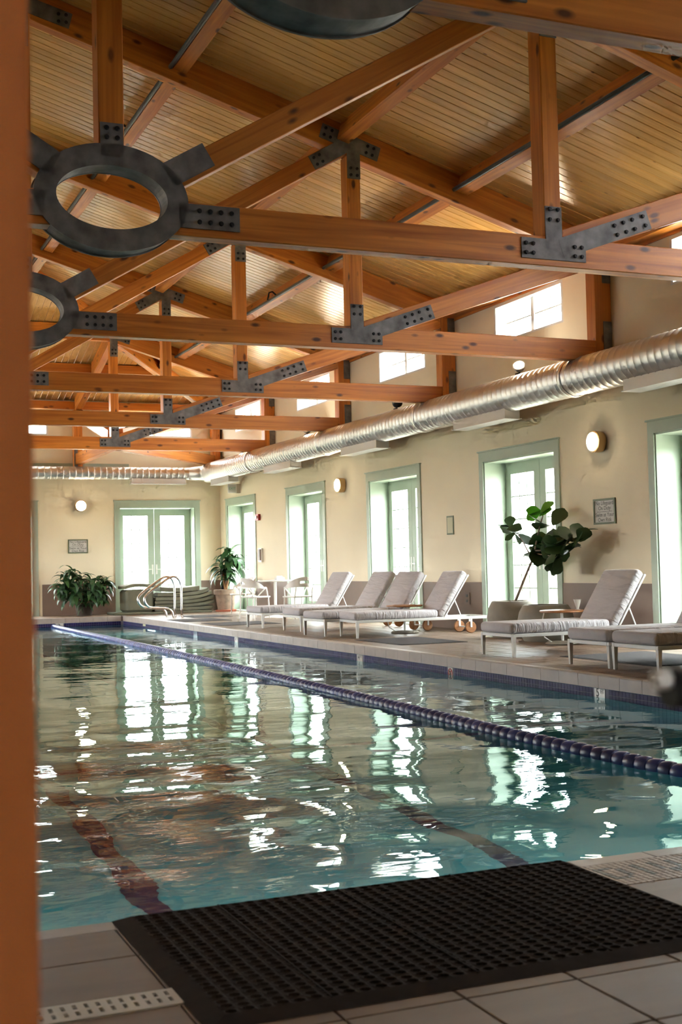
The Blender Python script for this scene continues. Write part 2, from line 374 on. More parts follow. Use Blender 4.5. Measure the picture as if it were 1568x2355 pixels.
# ------------------------------------------------------------------ doors and windows (built looking along +X at the right wall, local u = along wall)
def door(name, label, to_world, hw, leafw_glass=(.17, .79)):
    """local frame: x = into the wall, y = along the wall, z up, opening centred on y=0"""
    d = thing(name, label, kind='structure'); F = to_world
    d.matrix_basis = F
    DX = .36
    c = MB()
    for s in (-1, 1): c.box(-.022, s*hw if s > 0 else -hw-.12, 0, .0, hw+.12 if s > 0 else -hw, DH)
    c.box(-.022, -hw-.12, DH, 0, hw+.12, DH+.145); c.box(-.04, -hw-.14, DH+.145, 0, hw+.14, DH+.165)
    c.build('casing', 'sage', d)
    j = MB()
    for s in (-1, 1): j.box(0, min(s*hw, s*(hw-.02)), .02, DX+.06, max(s*hw, s*(hw-.02)), DH)
    j.box(0, -hw, DH-.02, DX+.06, hw, DH)
    j.build('jamb', 'sage', d)
    MB().box(0, -hw, 0, DX+.14, hw, .02).build('threshold', 'sage', d)
    for s in (-1, 1):
        y0, y1 = (.004, hw-.022) if s > 0 else (-hw+.022, -.004)
        lf = MB()
        gy0, gy1 = y0+.155, y1-.155; gz0, gz1 = .30, 2.36
        lf.box(DX, y0, .025, DX+.045, gy0, DH-.024); lf.box(DX, gy1, .025, DX+.045, y1, DH-.024)
        lf.box(DX, gy0, .025, DX+.045, gy1, gz0); lf.box(DX, gy0, gz1, DX+.045, gy1, DH-.024)
        L = lf.build('door_leaf', 'sage', d)
        MB().box(DX+.018, gy0, gz0, DX+.024, gy1, gz1).build('pane', 'glass', L)
        for k in (1, 2):
            y = gy0+(gy1-gy0)*k/3; MB().box(DX+.012, y-.009, gz0, DX+.017, y+.009, gz1).build('muntin', 'sage', L)
        for k in range(1, 6):
            z = gz0+(gz1-gz0)*k/6; MB().box(DX+.0105, gy0, z-.009, DX+.0118, gy1, z+.009).build('muntin', 'sage', L)
        h = MB().box(DX-.008, -s*0+(.03 if s > 0 else -.07), .92, DX, (.07 if s > 0 else -.03), 1.16)
        h.tube([(DX-.008, s*.05, 1.04), (DX-.05, s*.05, 1.04), (DX-.05, s*.15, 1.04)], .009, 8)
        h.build('handle', 'white', L)
    return d
def window(name, label, F, hw=WHW):
    d = thing(name, label, kind='structure'); d.matrix_basis = F
    X0 = .09
    f = MB()
    for s in (-1, 1): f.box(0.0, s*hw-(.045 if s > 0 else 0), WZ0, X0+.05, s*hw+(.045 if s < 0 else 0), WZ1)
    f.box(.0, -hw+.045, WZ0, X0+.05, hw-.045, WZ0+.03); f.box(0., -hw+.045, WZ1-.04, X0+.05, hw-.045, WZ1)
    f.build('window_frame', 'white', d)
    MB().box(X0, -.04, WZ0+.03, X0+.04, .04, WZ1-.04).build('mullion', 'white', d)
    for s in (-1, 1):
        MB().box(X0+.015, min(s*.03, s*(hw-.045)), (WZ0+WZ1)/2-.010, X0+.025, max(s*.03, s*(hw-.045)), (WZ0+WZ1)/2+.010).build('muntin', 'white', d)
        ym = s*hw/2; MB().box(X0+.012, ym-.010, WZ0+.03, X0+.0148, ym+.010, WZ1-.04).build('muntin', 'white', d)
        MB().box(X0+.028, min(s*.03, s*(hw-.045)), WZ0+.03, X0+.032, max(s*.03, s*(hw-.045)), WZ1-.04).build('pane', 'glass', d)
    return d
def FR(y): return Matrix.Translation((XW, y, 0))
def FF(x): return Matrix.Translation((x, YF, 0))@Matrix.Rotation(math.pi/2, 4, 'Z')
dl = ['green double glass door at the right edge of the photo', 'green double glass door behind the fiddle-leaf fig', 'green double glass door behind the white loungers\' backs', 'green double glass door beside the white chairs', 'green exit door in the far right corner behind the potted plant']
for i, (c, l) in enumerate(zip(DOORS_R, dl)): door('door_%d' % (i+1), l, FR(c), DHW)
door('door_6', 'green double glass door in the far end wall', FF(DOORS_F[1]), .945)
door('door_7', 'green door casing at the left end of the far wall', FF(DOORS_F[0]), .945)
wlb = ['high white window at the right edge of the photo', 'high white window above the silver duct nearest the viewer', 'high white window, second along the right wall', 'high white window, third along the right wall', 'high white window, last before the far corner']
for i, (c, l) in enumerate(zip(WINS_R, wlb)): window('window_%d' % (i+1), l, FR(c))
window('window_6', 'high white window over the far glass door', FF(WINS_F[1])); window('window_7', 'high white window on the far wall beside the wooden post', FF(WINS_F[0]))

# ------------------------------------------------------------------ ceiling: decking planks, purlins, eave beams
def zdeck(x): return ZR-SL*abs(x-XC)
ceil = tag(MB().prism([(XC, YN, ZR+.035), (XW+.35, YN, zdeck(XW+.35)+.035), (XW+.35, YF+.4, zdeck(XW+.35)+.035), (XC, YF+.4, ZR+.035)], (0, 0, .12)).prism(
    [(XC, YN, ZR+.035), (XL-.35, YN, zdeck(XL-.35)+.035), (XL-.35, YF+.4, zdeck(XL-.35)+.035), (XC, YF+.4, ZR+.035)], (0, 0, .12)).build('ceiling', 'plank'),
    'pine board ceiling on orange timber purlins', kind='structure')
ang = math.atan(SL); PW = .14
def plank_mb(y0, x0, x1, x0b=None):
    """plank across the right slope between y0 and y0+PW with chamfered lower edges"""
    c = .008; g = .0015; y1 = y0+PW; mb = MB()
    prof = [(y0+g, .026), (y0+g, c), (y0+g+c, 0), (y1-g-c, 0), (y1-g, c), (y1-g, .026)]
    xa = [x0+(x0b-x0)*((y-y0)/PW) if x0b is not None else x0 for y, _ in prof]
    A = [(xa[i], y, zdeck(xa[i])+z) for i, (y, z) in enumerate(prof)]; B = [(x1, y, zdeck(x1)+z) for y, z in prof]; n = len(prof)
    return mb.add(A+B, [tuple(range(n)), tuple(range(2*n-1, n-1, -1))]+[(i, i+n, (i+1) % n+n, (i+1) % n) for i in range(n)])
YH = 21.775
def xhip(y): return XC+max(0, y-YH)*(XW-XC)/(YF-YH)
y = YN; proto = None; left = MB()
while y < YF-.02:
    fr = Matrix.Translation((XC, y, ZR))@Matrix.Rotation(ang, 4, 'Y')
    if y+PW <= YH:
        if proto is None: proto = plank_mb(y, XC, XW+.02).build('plank', 'plank', ceil, fr)
        else: link('plank', proto.data, ceil, fr)
    else:
        plank_mb(y, xhip(y), XW+.02, xhip(y+PW)).build('plank', 'plank', ceil, fr)
    left.add([(XC, y+.002, ZR), (XC, y+PW-.002, ZR), (XL, y+PW-.002, zdeck(XL)), (XL, y+.002, zdeck(XL))], [(0, 1, 2, 3)]) if y+PW <= YH else None
    y += PW
lf = left.build('left_slope_planks', 'plank', ceil); lf['kind'] = 'stuff'
def zend(y): return ZR-(y-YH)*(SL*(XW-XC))/(YF-YH)
endl = MB()
x = XC
while x < XW-.02:
    y0, y1 = YH+(x-XC)*(YF-YH)/(XW-XC), YH+(x+PW-XC)*(YF-YH)/(XW-XC)
    c = .008; g = .0015
    prof = [(x+g, .026), (x+g, c), (x+g+c, 0), (x+PW-g-c, 0), (x+PW-g, c), (x+PW-g, .026)]
    ya = [y0+(y1-y0)*((p-x)/PW) for p, _ in prof]; n = 6
    mb = MB().add([(p, ya[i], zend(ya[i])+z) for i, (p, z) in enumerate(prof)]+[(p, YF+.02, zend(YF+.02)+z) for p, z in prof],
                  [tuple(range(n-1, -1, -1)), tuple(range(n, 2*n))]+[(i, (i+1) % n, (i+1) % n+n, i+n) for i in range(n)])
    fr = Matrix.Translation((x, y0, zend(y0)))@Matrix.Rotation(math.pi/2, 4, 'Z')
    mb.build('plank', 'plank', ceil, fr)
    xm = 2*XC-x; endl.add([(xm, y0, zend(y0)), (xm-PW, y1, zend(y1)), (xm-PW, YF, zend(YF)), (xm, YF, zend(YF))], [(0, 1, 2, 3)])
    x += PW
lf = endl.build('left_end_planks', 'plank', ceil); lf['kind'] = 'stuff'
PUR = [3.86, 5.80, 7.36]
def beam_y(name, xc, wid, dep, y0, y1, parent, mat='timber', drop=0):
    zc = zdeck(xc)-drop; s = SL if xc > XC else -SL
    poly = [(xc-wid/2, zc+s*wid/2), (xc+wid/2, zc-s*wid/2), (xc+wid/2-s*dep, zc-s*wid/2-dep), (xc-wid/2-s*dep, zc+s*wid/2-dep)]
    fr = Matrix.Translation((xc, y0, zc))@Matrix.Rotation(math.pi/2, 4, 'Z')
    return MB().prism_xz(poly, y0, y1).build(name, mat, parent, fr)
bays = list(zip([YN]+[t+.15 for t in TY], TY+[YF]))
for k, (a, b) in enumerate(bays):
    for xc in PUR:
        yh = YH+(xc-XC)*(YF-YH)/(XW-XC)
        if a < yh-.3: beam_y('purlin', xc, .145, .20, a, min(b, yh), ceil)
    beam_y('purlin', XC+.001, .10, .16, a, min(b, YH), ceil) if a < YH-.2 else None
fr = Matrix.Translation((XW-.1, YN, 4.9))@Matrix.Rotation(math.pi/2, 4, 'Z')
MB().box(XW-.02, YN, 4.86, XW, YF-.15, 5.08).build('eave_beam', 'timber', ceil, fr)
for k, (a, b) in enumerate(bays):
    MB().box(XW-.20, a+(.05 if k else 0), 4.90, XW-.021, b, 5.06).build('eave_beam', 'timber', ceil, Matrix.Translation((XW-.1, a, 4.9))@Matrix.Rotation(math.pi/2, 4, 'Z'))
MB().box(XL, YF-.18, 4.88, XW-.25, YF-.002, 5.06).build('eave_beam', 'timber', ceil)
yq = 27.9; MB().box(XC-3, yq-.07, zend(yq)-.21, XC+(yq-YH)*(XW-XC)/(YF-YH), yq+.07, zend(yq)-.02).build('purlin', 'timber', ceil)
yq = 24.0; MB().box(XC-2, yq-.07, zend(yq)-.21, XC+(yq-YH)*(XW-XC)/(YF-YH), yq+.07, zend(yq)-.02).build('purlin', 'timber', ceil)

# ------------------------------------------------------------------ trusses (local: u = x - ridge, y = 0 front face, z)
def boltpos(pts, dx, dz): return [(x+a*dx, z+b*dz) for x, z in pts for a in (-1, 1) for b in (-1, 1)]
BOLT = [None]
def bolts(parent, pts, y=-.014):
    for x, z in pts:
        if BOLT[0] is None:
            BOLT[0] = MB().lathe([(.019, .0), (.019, -.006), (.013, -.008), (.013, -.018)], 8, axis='Y').build('bolt', 'bolt', parent, None).data
            o = bpy.data.objects['bolt']; o.matrix_basis = Matrix.Translation((x, y, z)); FRAME[o.name] = Matrix.Translation((x, y, z))
        else: link('bolt', BOLT[0], parent, Matrix.Translation((x, y, z)))
def arm(mb, p0, p1, wd, y0, y1):
    d = Vector((p1[0]-p0[0], 0, p1[1]-p0[1])); n = Vector((-d.z, 0, d.x)).normalized()*wd/2
    P = [(p0[0]+n.x, p0[1]+n.z), (p0[0]-n.x, p0[1]-n.z), (p1[0]-n.x, p1[1]-n.z), (p1[0]+n.x, p1[1]+n.z)]
    mb.prism_xz(P, y0, y1)
def along(p0, p1, ts, wd):
    d = Vector((p1[0]-p0[0], p1[1]-p0[1])); L = d.length; d /= L; n = Vector((-d.y, d.x))
    return [(p0[0]+d.x*t+n.x*s*wd, p0[1]+d.y*t+n.y*s*wd) for t in ts for s in (-1, 1)]
TH = .15
def tim(name, poly, a, parent, y0=0, y1=TH):
    cx = sum(p[0] for p in poly)/len(poly); cz = sum(p[1] for p in poly)/len(poly)
    return MB().prism_xz(poly, y0, y1).build(name, 'timber', parent, axis_frame((cx, 0, cz), a), bevel=.006)
def mir(poly, s): return [(s*x, z) for x, z in poly]
EU = 7.10                                                  # post face
def make_truss(full=True):
    t = thing('roof_truss', 'x', 'roof truss')
    rb, rtp = 6.925, ZR
    for s in (1, -1):
        tim('bottom_chord', mir([(.45, 3.555), (EU, 3.555), (EU, 3.812), (.45, 3.812)], s), 0, t)
        u0 = .10 if full else 3.78
        tim('rafter', mir([(u0, rb-SL*u0), (EU, rb-SL*EU), (EU, rtp-SL*EU-.003), (u0, rtp-SL*u0-.003)], s), -s*ang, t)
        st = lambda u, o: 3.94+o+.6*(u+XC-2.63)
        if full: tim('strut', mir([(.45, st(.45, 0)), (3.707, st(3.707, 0)), (3.461, st(3.461, .22)), (.45, st(.45, .22))], s), s*math.atan(.6), t)
        tim('web_post', mir([(3.72, 3.815), (3.885, 3.815), (3.885, rb-SL*3.885-.002), (3.72, rb-SL*3.72-.002)], s), H, t, 0, .19)
        tim('brace', mir([(3.89, 3.816), (4.40, 3.816), (EU, 4.735), (EU, 5.02-.02), (3.89, 3.88)], s), s*math.atan(.34), t, .001, TH-.001)
        wp = tim('wall_post', mir([(EU+.002, 3.25), (7.345, 3.25), (7.345, zdeck(XC+7.345)-.01), (EU+.002, zdeck(XC+EU)-.01)], s), H, t, 0, .20)
        for (z0, z1) in ((3.30, 4.06), (4.55, 5.0)): MB().prism_xz(mir([(7.215, z0), (7.338, z0), (7.338, z1), (7.215, z1)], s), -.008, -.0005).build('post_plate', 'steel', t)
        # T joint plate, front and back
        for (y0, y1) in ((-.012, 0), (.15, .162)):
            p = MB()
            p.prism_xz(mir([(3.48, 3.61), (4.12, 3.61), (4.12, 3.785), (3.48, 3.785)], s), y0, y1)
            e_ = .0006 if y0 > 0 else -.0006
            p.prism_xz(mir([(3.722, 3.7), (3.884, 3.7), (3.884, 4.07), (3.722, 4.07)], s), y0+e_, y1+e_/2)
            arm(p, (s*3.87, 3.715), (s*4.79, 4.045), .172, y0+2*e_, y1+e_/3)
            P = p.build('gusset_plate', 'steel', t)
            if y0 < 0 and s > 0:
                bolts(P, boltpos([(3.555, 3.695), (4.04, 3.695)], .035, .04)+boltpos([(3.803, 4.0)], .04, .045)+along((3.87, 3.715), (4.79, 4.045), (.60, .70, .80, .92), .042))
        # upper joint plate
        if full:
            for (y0, y1) in ((-.012, 0), (.15, .162)):
                p = MB(); c = lambda u: 7.10-SL*u-.01
                arm(p, (s*3.40, c(3.40)), (s*4.13, c(4.13)), .17, y0, y1)
                p.prism_xz(mir([(3.722, 5.55), (3.884, 5.55), (3.884, 5.98), (3.722, 5.98)], s), y0+(.0012 if y0 > 0 else -.0012), y1)
                arm(p, (s*3.72, st(3.72, .11)), (s*3.28, st(3.28, .11)), .17, y0+(.0006 if y0 > 0 else -.0006), y1)
                P = p.build('gusset_plate', 'steel', t)
                if y0 < 0 and s > 0:
                    bolts(P, boltpos([(3.803, 5.63)], .04, .04)+along((3.40, c(3.4)), (4.13, c(4.13)), (.05, .13, .60, .68), .042)+along((3.28, st(3.28, .11)), (3.72, st(3.72, .11)), (.05, .13), .042))
    if full:
        tim('king_post', [(-.095, 4.06), (.095, 4.06), (.095, 7.22), (-.095, 7.22)], H, t, 0, .19)
        for (y0, y1) in ((-.012, 0), (.19, .202)):
            p = MB()
            for s in (1, -1): arm(p, (s*.02, 7.06), (s*.53, 6.93), .17, y0, y1)
            p.prism_xz([(-.08, 6.6), (.08, 6.6), (.08, 7.05), (-.08, 7.05)], y0, y1)
            P = p.build('ridge_plate', 'steel', t)
            if y0 < 0: bolts(P, boltpos([(.44, 6.95), (-.44, 6.95)], .04, .04))
        # oval ring: two plates and an inner tube
        n = 56; CZ = 3.795
        def oval(a, b): return [(a*math.cos(2*math.pi*k/n), CZ+b*math.sin(2*math.pi*k/n)) for k in range(n)]
        for (y0, y1) in ((-.016, -.001), (.192, .207)):
            mb = MB(); O, I = oval(.575, .40), oval(.415, .237)
            mb.v = [Vector((x, yy, z)) for yy in (y0, y1) for ring in (O, I) for x, z in ring]
            f = lambda a, k: a*n+k % n
            for k in range(n):
                mb.f += [(f(0, k), f(0, k+1), f(1, k+1), f(1, k)), (f(2, k), f(3, k), f(3, k+1), f(2, k+1)), (f(0, k), f(2, k), f(2, k+1), f(0, k+1)), (f(1, k), f(1, k+1), f(3, k+1), f(3, k))]
            ringo = mb.build('oval_ring', 'steel', t)
            for s in (1, -1):
                P = MB().prism_xz(mir([(.50, 3.615), (.98, 3.615), (.98, 3.80), (.50, 3.80)], s), y0, y1).build('ring_arm', 'steel', t)
                if y0 < 0: bolts(P, [(s*(.66+k*.085), z) for k in range(4) for z in (3.665, 3.75)], y=-.016)
                p = MB(); arm(p, (s*.42, 4.0), (s*.74, 4.195), .19, y0, y1); p.build('ring_arm', 'steel', t)
            P = MB().prism_xz([(-.085, 4.1), (.085, 4.1), (.085, 4.35), (-.085, 4.35)], y0, y1).build('ring_arm', 'steel', t)
            if y0 < 0: bolts(P, [(a, z) for a in (-.04, .04) for z in (4.24, 4.31)], y=-.016)
        for a, b in ((.43, .252), (.565, .39)):
            mb = MB(); I = oval(a, b); J = oval(a-.012, b-.012)
            mb.v = [Vector((x, yy, z)) for yy in (0, .192) for ring in (I, J) for x, z in ring]
            for k in range(n):
                mb.f += [(k, (k+1) % n, 2*n+(k+1) % n, 2*n+k), (n+k, 3*n+k, 3*n+(k+1) % n, n+(k+1) % n)]
            mb.build('ring_tube', 'steel', t)
    else:
        tim('top_chord', [(-3.75, 5.83), (3.75, 5.83), (3.75, 6.15), (-3.75, 6.15)], 0, t)
        for (y0, y1) in ((-.012, 0),):
            p = MB(); p.prism_xz([(3.722, 5.5), (3.884, 5.5), (3.884, 6.0), (3.722, 6.0)], y0, y1); arm(p, (3.4, 5.98), (3.85, 5.98), .17, y0, y1); arm(p, (3.8, 5.95), (4.15, 5.85), .17, y0, y1)
            P = p.build('gusset_plate', 'steel', t); bolts(P, boltpos([(3.803, 5.6), (3.47, 5.98), (4.08, 5.87)], .035, .04))
    return t
TL = ['timber roof truss nearest the viewer, ring cut off by the top edge', 'timber roof truss with the large whole oval steel ring', 'timber roof truss whose oval ring is half hidden by the brown door post',
      'fourth timber roof truss back, its T plate left of the first lit lamp', 'fifth timber roof truss back, ending above the middle of the duct', 'timber roof truss farthest away, close to the end wall']
TG = 'timber roof trusses across the pool hall'
tr0 = make_truss(True)
for k in range(5):
    t = tr0 if k == 0 else copy_tree(tr0)
    t.location = (XC, TY[k], 0); tag(t, TL[k], 'roof truss', TG)
t = make_truss(False); t.location = (XC, TY[5], 0); tag(t, TL[5], 'roof truss', TG)
# hip-end half trusses
def rod(name, p0, p1, wd, hh, parent, mat='timber'):
    p0, p1 = Vector(p0), Vector(p1); d = (p1-p0); L = d.length; d.normalize()
    side = Vector((0, 0, 1)).cross(d)
    side = (side if side.length > .01 else Vector((1, 0, 0))).normalized(); upv = d.cross(side)
    F = Matrix.Identity(4)
    for i in range(3): F[i][0], F[i][1], F[i][2], F[i][3] = d[i], side[i], upv[i], p0[i]
    me = MB().box(0, -wd/2, -hh/2, L, wd/2, hh/2)
    me.v = [F@v for v in me.v]
    return me.build(name, mat, parent, F, bevel=.006)
hx, hy = XC+3.80, TY[5]+.2
jt = thing('jack_truss', 'half truss running to the end wall left of the far glass door', 'roof truss')
rod('rafter', (hx, hy, zend(hy)-.18), (hx, YF-.22, zend(YF-.22)-.18), .15, .34, jt)
rod('bottom_chord', (hx, hy, 3.684), (hx, YF-.22, 3.684), .15, .255, jt)
rod('brace', (hx, hy+.15, 3.88), (hx, YF-.22, 4.75), .148, .24, jt)
rod('wall_post', (hx, YF-.11, 3.3), (hx, YF-.11, 4.87), .2, .2, jt)
MB().box(hx-.10, YF-.225, 3.35, hx-.02, YF-.212, 4.0).build('post_plate', 'steel', jt)
ht = thing('hip_truss', 'diagonal half truss running into the far right roof corner', 'roof truss')
cx_, cy_ = XW-.16, YF-.16
rod('hip_rafter', (XC+.25, YH+.28, ZR-.28), (hx-.06, TY[5]-.1, zend(TY[5]-.1)-.19), .15, .32, ht)
rod('hip_rafter', (hx+.14, TY[5]+.28, zend(TY[5]+.28)-.19), (cx_-.1, cy_-.1, zend(cy_-.1)-.19), .15, .32, ht)
rod('bottom_chord', (hx+.12, TY[5]+.28, 3.684), (cx_-.1, cy_-.1, 3.684), .15, .255, ht)
rod('brace', (hx+.2, TY[5]+.4, 3.92), (cx_-.1, cy_-.1, 4.72), .148, .24, ht)
rod('corner_post', (cx_, cy_, 3.3), (cx_, cy_, 4.86), .2, .2, ht)
# sprinkler pipes along the purlins
for xc, lab in ((PUR[0], 'dark sprinkler pipe along the upper roof purlin near the ridge'), (PUR[2], 'dark sprinkler pipe along the lower roof purlin above the steel plates')):
    s = thing('sprinkler_pipe', lab, 'pipe'); xp = xc-.165; zp = zdeck(xc)-.165
    yend = YH+(xc-XC)*(YF-YH)/(XW-XC)-.5
    MB().tube([(xp, YN+.02, zp), (xp, yend, zp)], .026, 8).build('pipe', 'pipe', s, smooth=True)
    for k in range(5):
        for off in (2.1,):
            yy = TY[k]+off
            if yy < yend: MB().tube([(xp, yy, zp+.02), (xp-.07, yy, zp+.075), (xp-.12, yy+.02, zp+.06), (xp-.14, yy+.05, zp-.06)], .014, 6).build('hanger', 'bolt', s)

# ------------------------------------------------------------------ floor, pool
fl = MB()
ZG = -.007
fl.box(XL, YN-.14, -.5, XW, PY0-.10, ZG); fl.box(PX1+.10, PY0-.10, -.5, XW, YF, ZG); fl.box(XL, PY0-.10, -.5, PX0-.10, YF, ZG); fl.box(PX0-.10, PY1+.10, -.5, PX1+.10, YF, ZG)
floor = tag(fl.build('floor', 'grout'), 'taupe tiled deck around the pool', kind='structure')
TS = .3165
def tile(x0, y0, x1, y1, mb=None, name='deck_tile', mat='deck'):
    g = .003
    if mb is not None: mb.box(x0+g, y0+g, ZG, x1-g, y1-g, 0, .002)
    else: MB().box(x0+g, y0+g, ZG, x1-g, y1-g, 0, .002).build(name, mat, floor)
# near deck
rest = MB()
xs = [1.134+TS*k for k in range(-21, 27)]
rows = [YN, 1.149, 1.465, 1.781, 2.098, 2.414, 2.730, 3.05, 3.431]
for i in range(len(xs)-1):
    x0, x1 = max(xs[i], XL), min(xs[i+1], XW)
    if x1 <= x0: continue
    near = 0 < x0 < 3.4
    for j in range(len(rows)-1):
        y0, y1 = rows[j], rows[j+1]
        pieces = [(x0, y0, x1, y1)]
        if x0 < .834-.001 and y0 < 3.123 and y1 > 3.005:    # drain channel
            xr = min(x1, .838)
            pieces = []
            if y0 < 3.003: pieces.append((x0, y0, xr, 3.003))
            if y1 > 3.125: pieces.append((x0, 3.125, xr, y1))
            if x1 > xr+.01: pieces.append((xr, y0, x1, y1))
        for p in pieces: tile(*p, mb=None if near and y1 > 1.4 else rest)
    # strip between the mosaic line and the coping
    if not (x1 > 2.40 and x0 < 3.05): tile(x0, 3.431, x1, PY0-.10, mb=None if near else rest)
    elif x0 < 2.405: tile(x0, 3.431, 2.403, PY0-.10)
# right deck
ny = 0; y = PY0-.10+.02
ys = [3.70+.327*k for k in range(81)]; dx = (XW-.016-(PX1+.10))/8.5
xr_ = [PX1+.10+dx*k for k in range(9)]+[XW-.016]
for j in range(len(ys)-1):
    for i in range(len(xr_)-1):
        tile(xr_[i], ys[j], xr_[i+1], min(ys[j+1], YF-.016), mb=None if 8.4 < ys[j] < 14.5 else rest)
for i in range(29):
    x0 = PX0-.1+.3225*i
    if x0+.3225 <= PX1+.11:
        for yy in range(4): tile(x0, PY1+.10+yy*.35, x0+.3225, PY1+.10+(yy+1)*.35-.002, mb=rest)
rt_ = rest.build('deck_tiles', 'deck', floor); rt_['kind'] = 'stuff'
# pool shell
pb = MB()
T = .25
pb.box(PX0-T, PY0-T, ZBOT-.2, PX1+T, PY1+T, ZBOT)
pb.box(PX1+.006, PY0-T, ZBOT, PX1+T, PY1+T, -.5); pb.box(PX1+.006, PY0, -.5, PX1+.095, PY1, -.122)
pb.box(PX0-T, PY0-T, ZBOT, PX0, PY1+T, -.5); pb.box(PX0-.095, PY0, -.5, PX0, PY1, -.122)
pb.box(PX0, PY1+.006, ZBOT, PX1+.006, PY1+T, -.5); pb.box(PX0-.095, PY1+.006, -.5, PX1+.095, PY1+.095, -.122)
pb.box(PX0, PY0-T, ZBOT, PX1+.006, PY0, -.5); pb.box(PX0-.095, PY0-.095, -.5, PX1+.095, PY0, -.122)
pool = tag(pb.build('pool_basin', 'plaster'), 'pale teal plaster pool basin under the water', 'pool', kind='structure')
# coping
cop = tag(MB().box(PX1+.012, PY0-.09, -.118, PX1+.098, PY1+.09, -.013).box(PX0-.09, PY0-.098, -.118, PX1+.012, PY0-.012, -.013).box(PX0-.09, PY1+.012, -.118, PX1+.012, PY1+.098, -.013).build('trim_2', 'grout'),
          'beige tile coping along the pool edge', kind='structure')
def cope(x0, y0, x1, y1, side):
    g = .002; mb = MB()
    if side == 'R':
        r = [(x0, -.12), (x0, -.014), (x0+.004, -.004), (x0+.014, 0), (x1, 0), (x1, -.01), (x0+.011, -.0125), (x0+.011, -.12)]
        mb.prism_xz(r, y0+g, y1-g)
    elif side == 'N':
        r = [(y1, -.12), (y1, -.014), (y1-.004, -.004), (y1-.014, 0), (y0, 0), (y0, -.01), (y1-.011, -.0125), (y1-.011, -.12)]
        mb.prism([(x0+g, a, b) for a, b in r], (x1-x0-2*g, 0, 0))
    else:
        r = [(y0, -.12), (y0, -.014), (y0+.004, -.004), (y0+.014, 0), (y1, 0), (y1, -.01), (y0+.011, -.0125), (y0+.011, -.12)]
        mb.prism([(x0+g, a, b) for a, b in r], (x1-x0-2*g, 0, 0))
    mb.build('coping_tile', 'coping', cop)
yy = PY0
while yy < PY1-.01: cope(PX1, yy, PX1+.10, min(yy+.3265, PY1), 'R'); yy += .3265
for k in range(28):
    x0 = 2.42-.3165*15+.3165*k
    if x0 >= PX0-.02 and x0+.3165 < PX1+.01: cope(x0, PY0-.10, x0+.3165, PY0, 'N')
    if x0 > 2.0 and x0 < PX1-.02: cope(x0, PY1, min(x0+.3165, PX1), PY1+.10, 'F')
cope(PX1, PY1, PX1+.10, PY1+.10, 'F')
# navy mosaic band
mo = MB(); tp = .0515
MARK = [(9.655, .165), (12.54, .12), (15.05, .165), (20.2, .165)]
def inmark(y): return any(abs(y-c) < wd/2+.004 for c, wd in MARK)
yy = PY0+.003
while yy < PY1-.05:
    for r in range(3):
        z1 = -.123-r*tp
        if not (inmark(yy+.025) or inmark(yy) or inmark(yy+.05)): mo.box(PX1-.001, yy, z1-.048, PX1+.006, yy+.048, z1)
    yy += tp
xx = PX0+.01
while xx < PX1-.05:
    for r in range(3):
        z1 = -.123-r*tp
        if abs(xx+.025-5.14) > .10: mo.box(xx, PY1-.001, z1-.048, xx+.048, PY1+.006, z1)
    xx += tp
mob = mo.build('mosaic_band', 'navy', pool); mob['kind'] = 'stuff'
MB().box(PX1+.002, PY0, -.285, PX1+.0055, PY1, -.1225).box(PX0, PY1+.002, -.285, PX1, PY1+.0055, -.1225).build('mosaic_grout', 'mosgrout', pool)
MB().box(PX1-.006, 22.50, -.29, PX1-.0015, 22.75, -.123).build('stripe_tile', 'lane', pool)
MB().box(PX1-.006, 26.40, -.165, PX1-.0015, 26.62, -.125).build('yellow_tile', 'plaque', pool)
# depth markers
def marker(y, wd, txt, label):
    t = thing('depth_marker', label, 'depth marker', (PX1, y, 0), group='depth markers along the pool wall')
    MB().box(-.004, -wd/2, -.275, .006, wd/2, -.123).build('tile', 'marker', t)
    if txt:
        text(txt[0], .105, 'ink', t, face_frame((-.0045, .03, -.162), (-1, 0, 0)), ext=.0008)
        text(txt[1], .055, 'ink', t, face_frame((-.0045, -.042, -.148), (-1, 0, 0)), ext=.0008)
    else:
        n = 24; mb = MB(); a = [(.045*math.cos(2*math.pi*k/n), .045*math.sin(2*math.pi*k/n)) for k in range(n)]
        mb.tube([(-.0046, p, q-.182) for p, q in a], .005, 6, closed=True); mb.tube([(-.0046, -.032, -.15), (-.0046, .032, -.214)], .005, 6)
        mb.build('ring_symbol', 'inkred', t)
        MB().tube([(-.0046, .015, -.16), (-.0046, .0, -.18), (-.0046, -.01, -.21)], .007, 6).build('diver_symbol', 'ink', t)
marker(9.655, .165, ('5', 'FT'), 'white 5 FT depth marker tile below the nearest lounger legs')
marker(12.54, .12, None, 'white tile with red no-diving ring on the pool wall')
marker(15.05, .165, ('4', 'FT'), 'white depth marker tile below the charcoal deck mat')
marker(20.2, .165, ('4', 'FT'), 'small white depth marker tile below the farthest loungers')
t = thing('depth_marker', 'white depth marker tile on the far pool wall by the rope end', 'depth marker', (5.14, PY1, 0), group='depth markers along the pool wall')
MB().box(-.085, -.004, -.275, .085, .006, -.123).build('tile', 'marker', t)
text('3', .15, 'ink', t, face_frame((-.01, -.0045, -.19), (0, -1, 0)), ext=.0008)
# lane markings on the pool floor
for nm, xa, ya, xb, yb in (('lane_line', 1.45, 4.5, 1.58, 26.5), ('lane_line', 3.34, 4.5, 3.47, 26.5), ('cross_line', PX0, 9.38, 6.5, 9.50)):
    MB().box(xa, ya, ZBOT, xb, yb, ZBOT+(.004 if nm == 'lane_line' else .003)).build(nm, 'lane', pool)
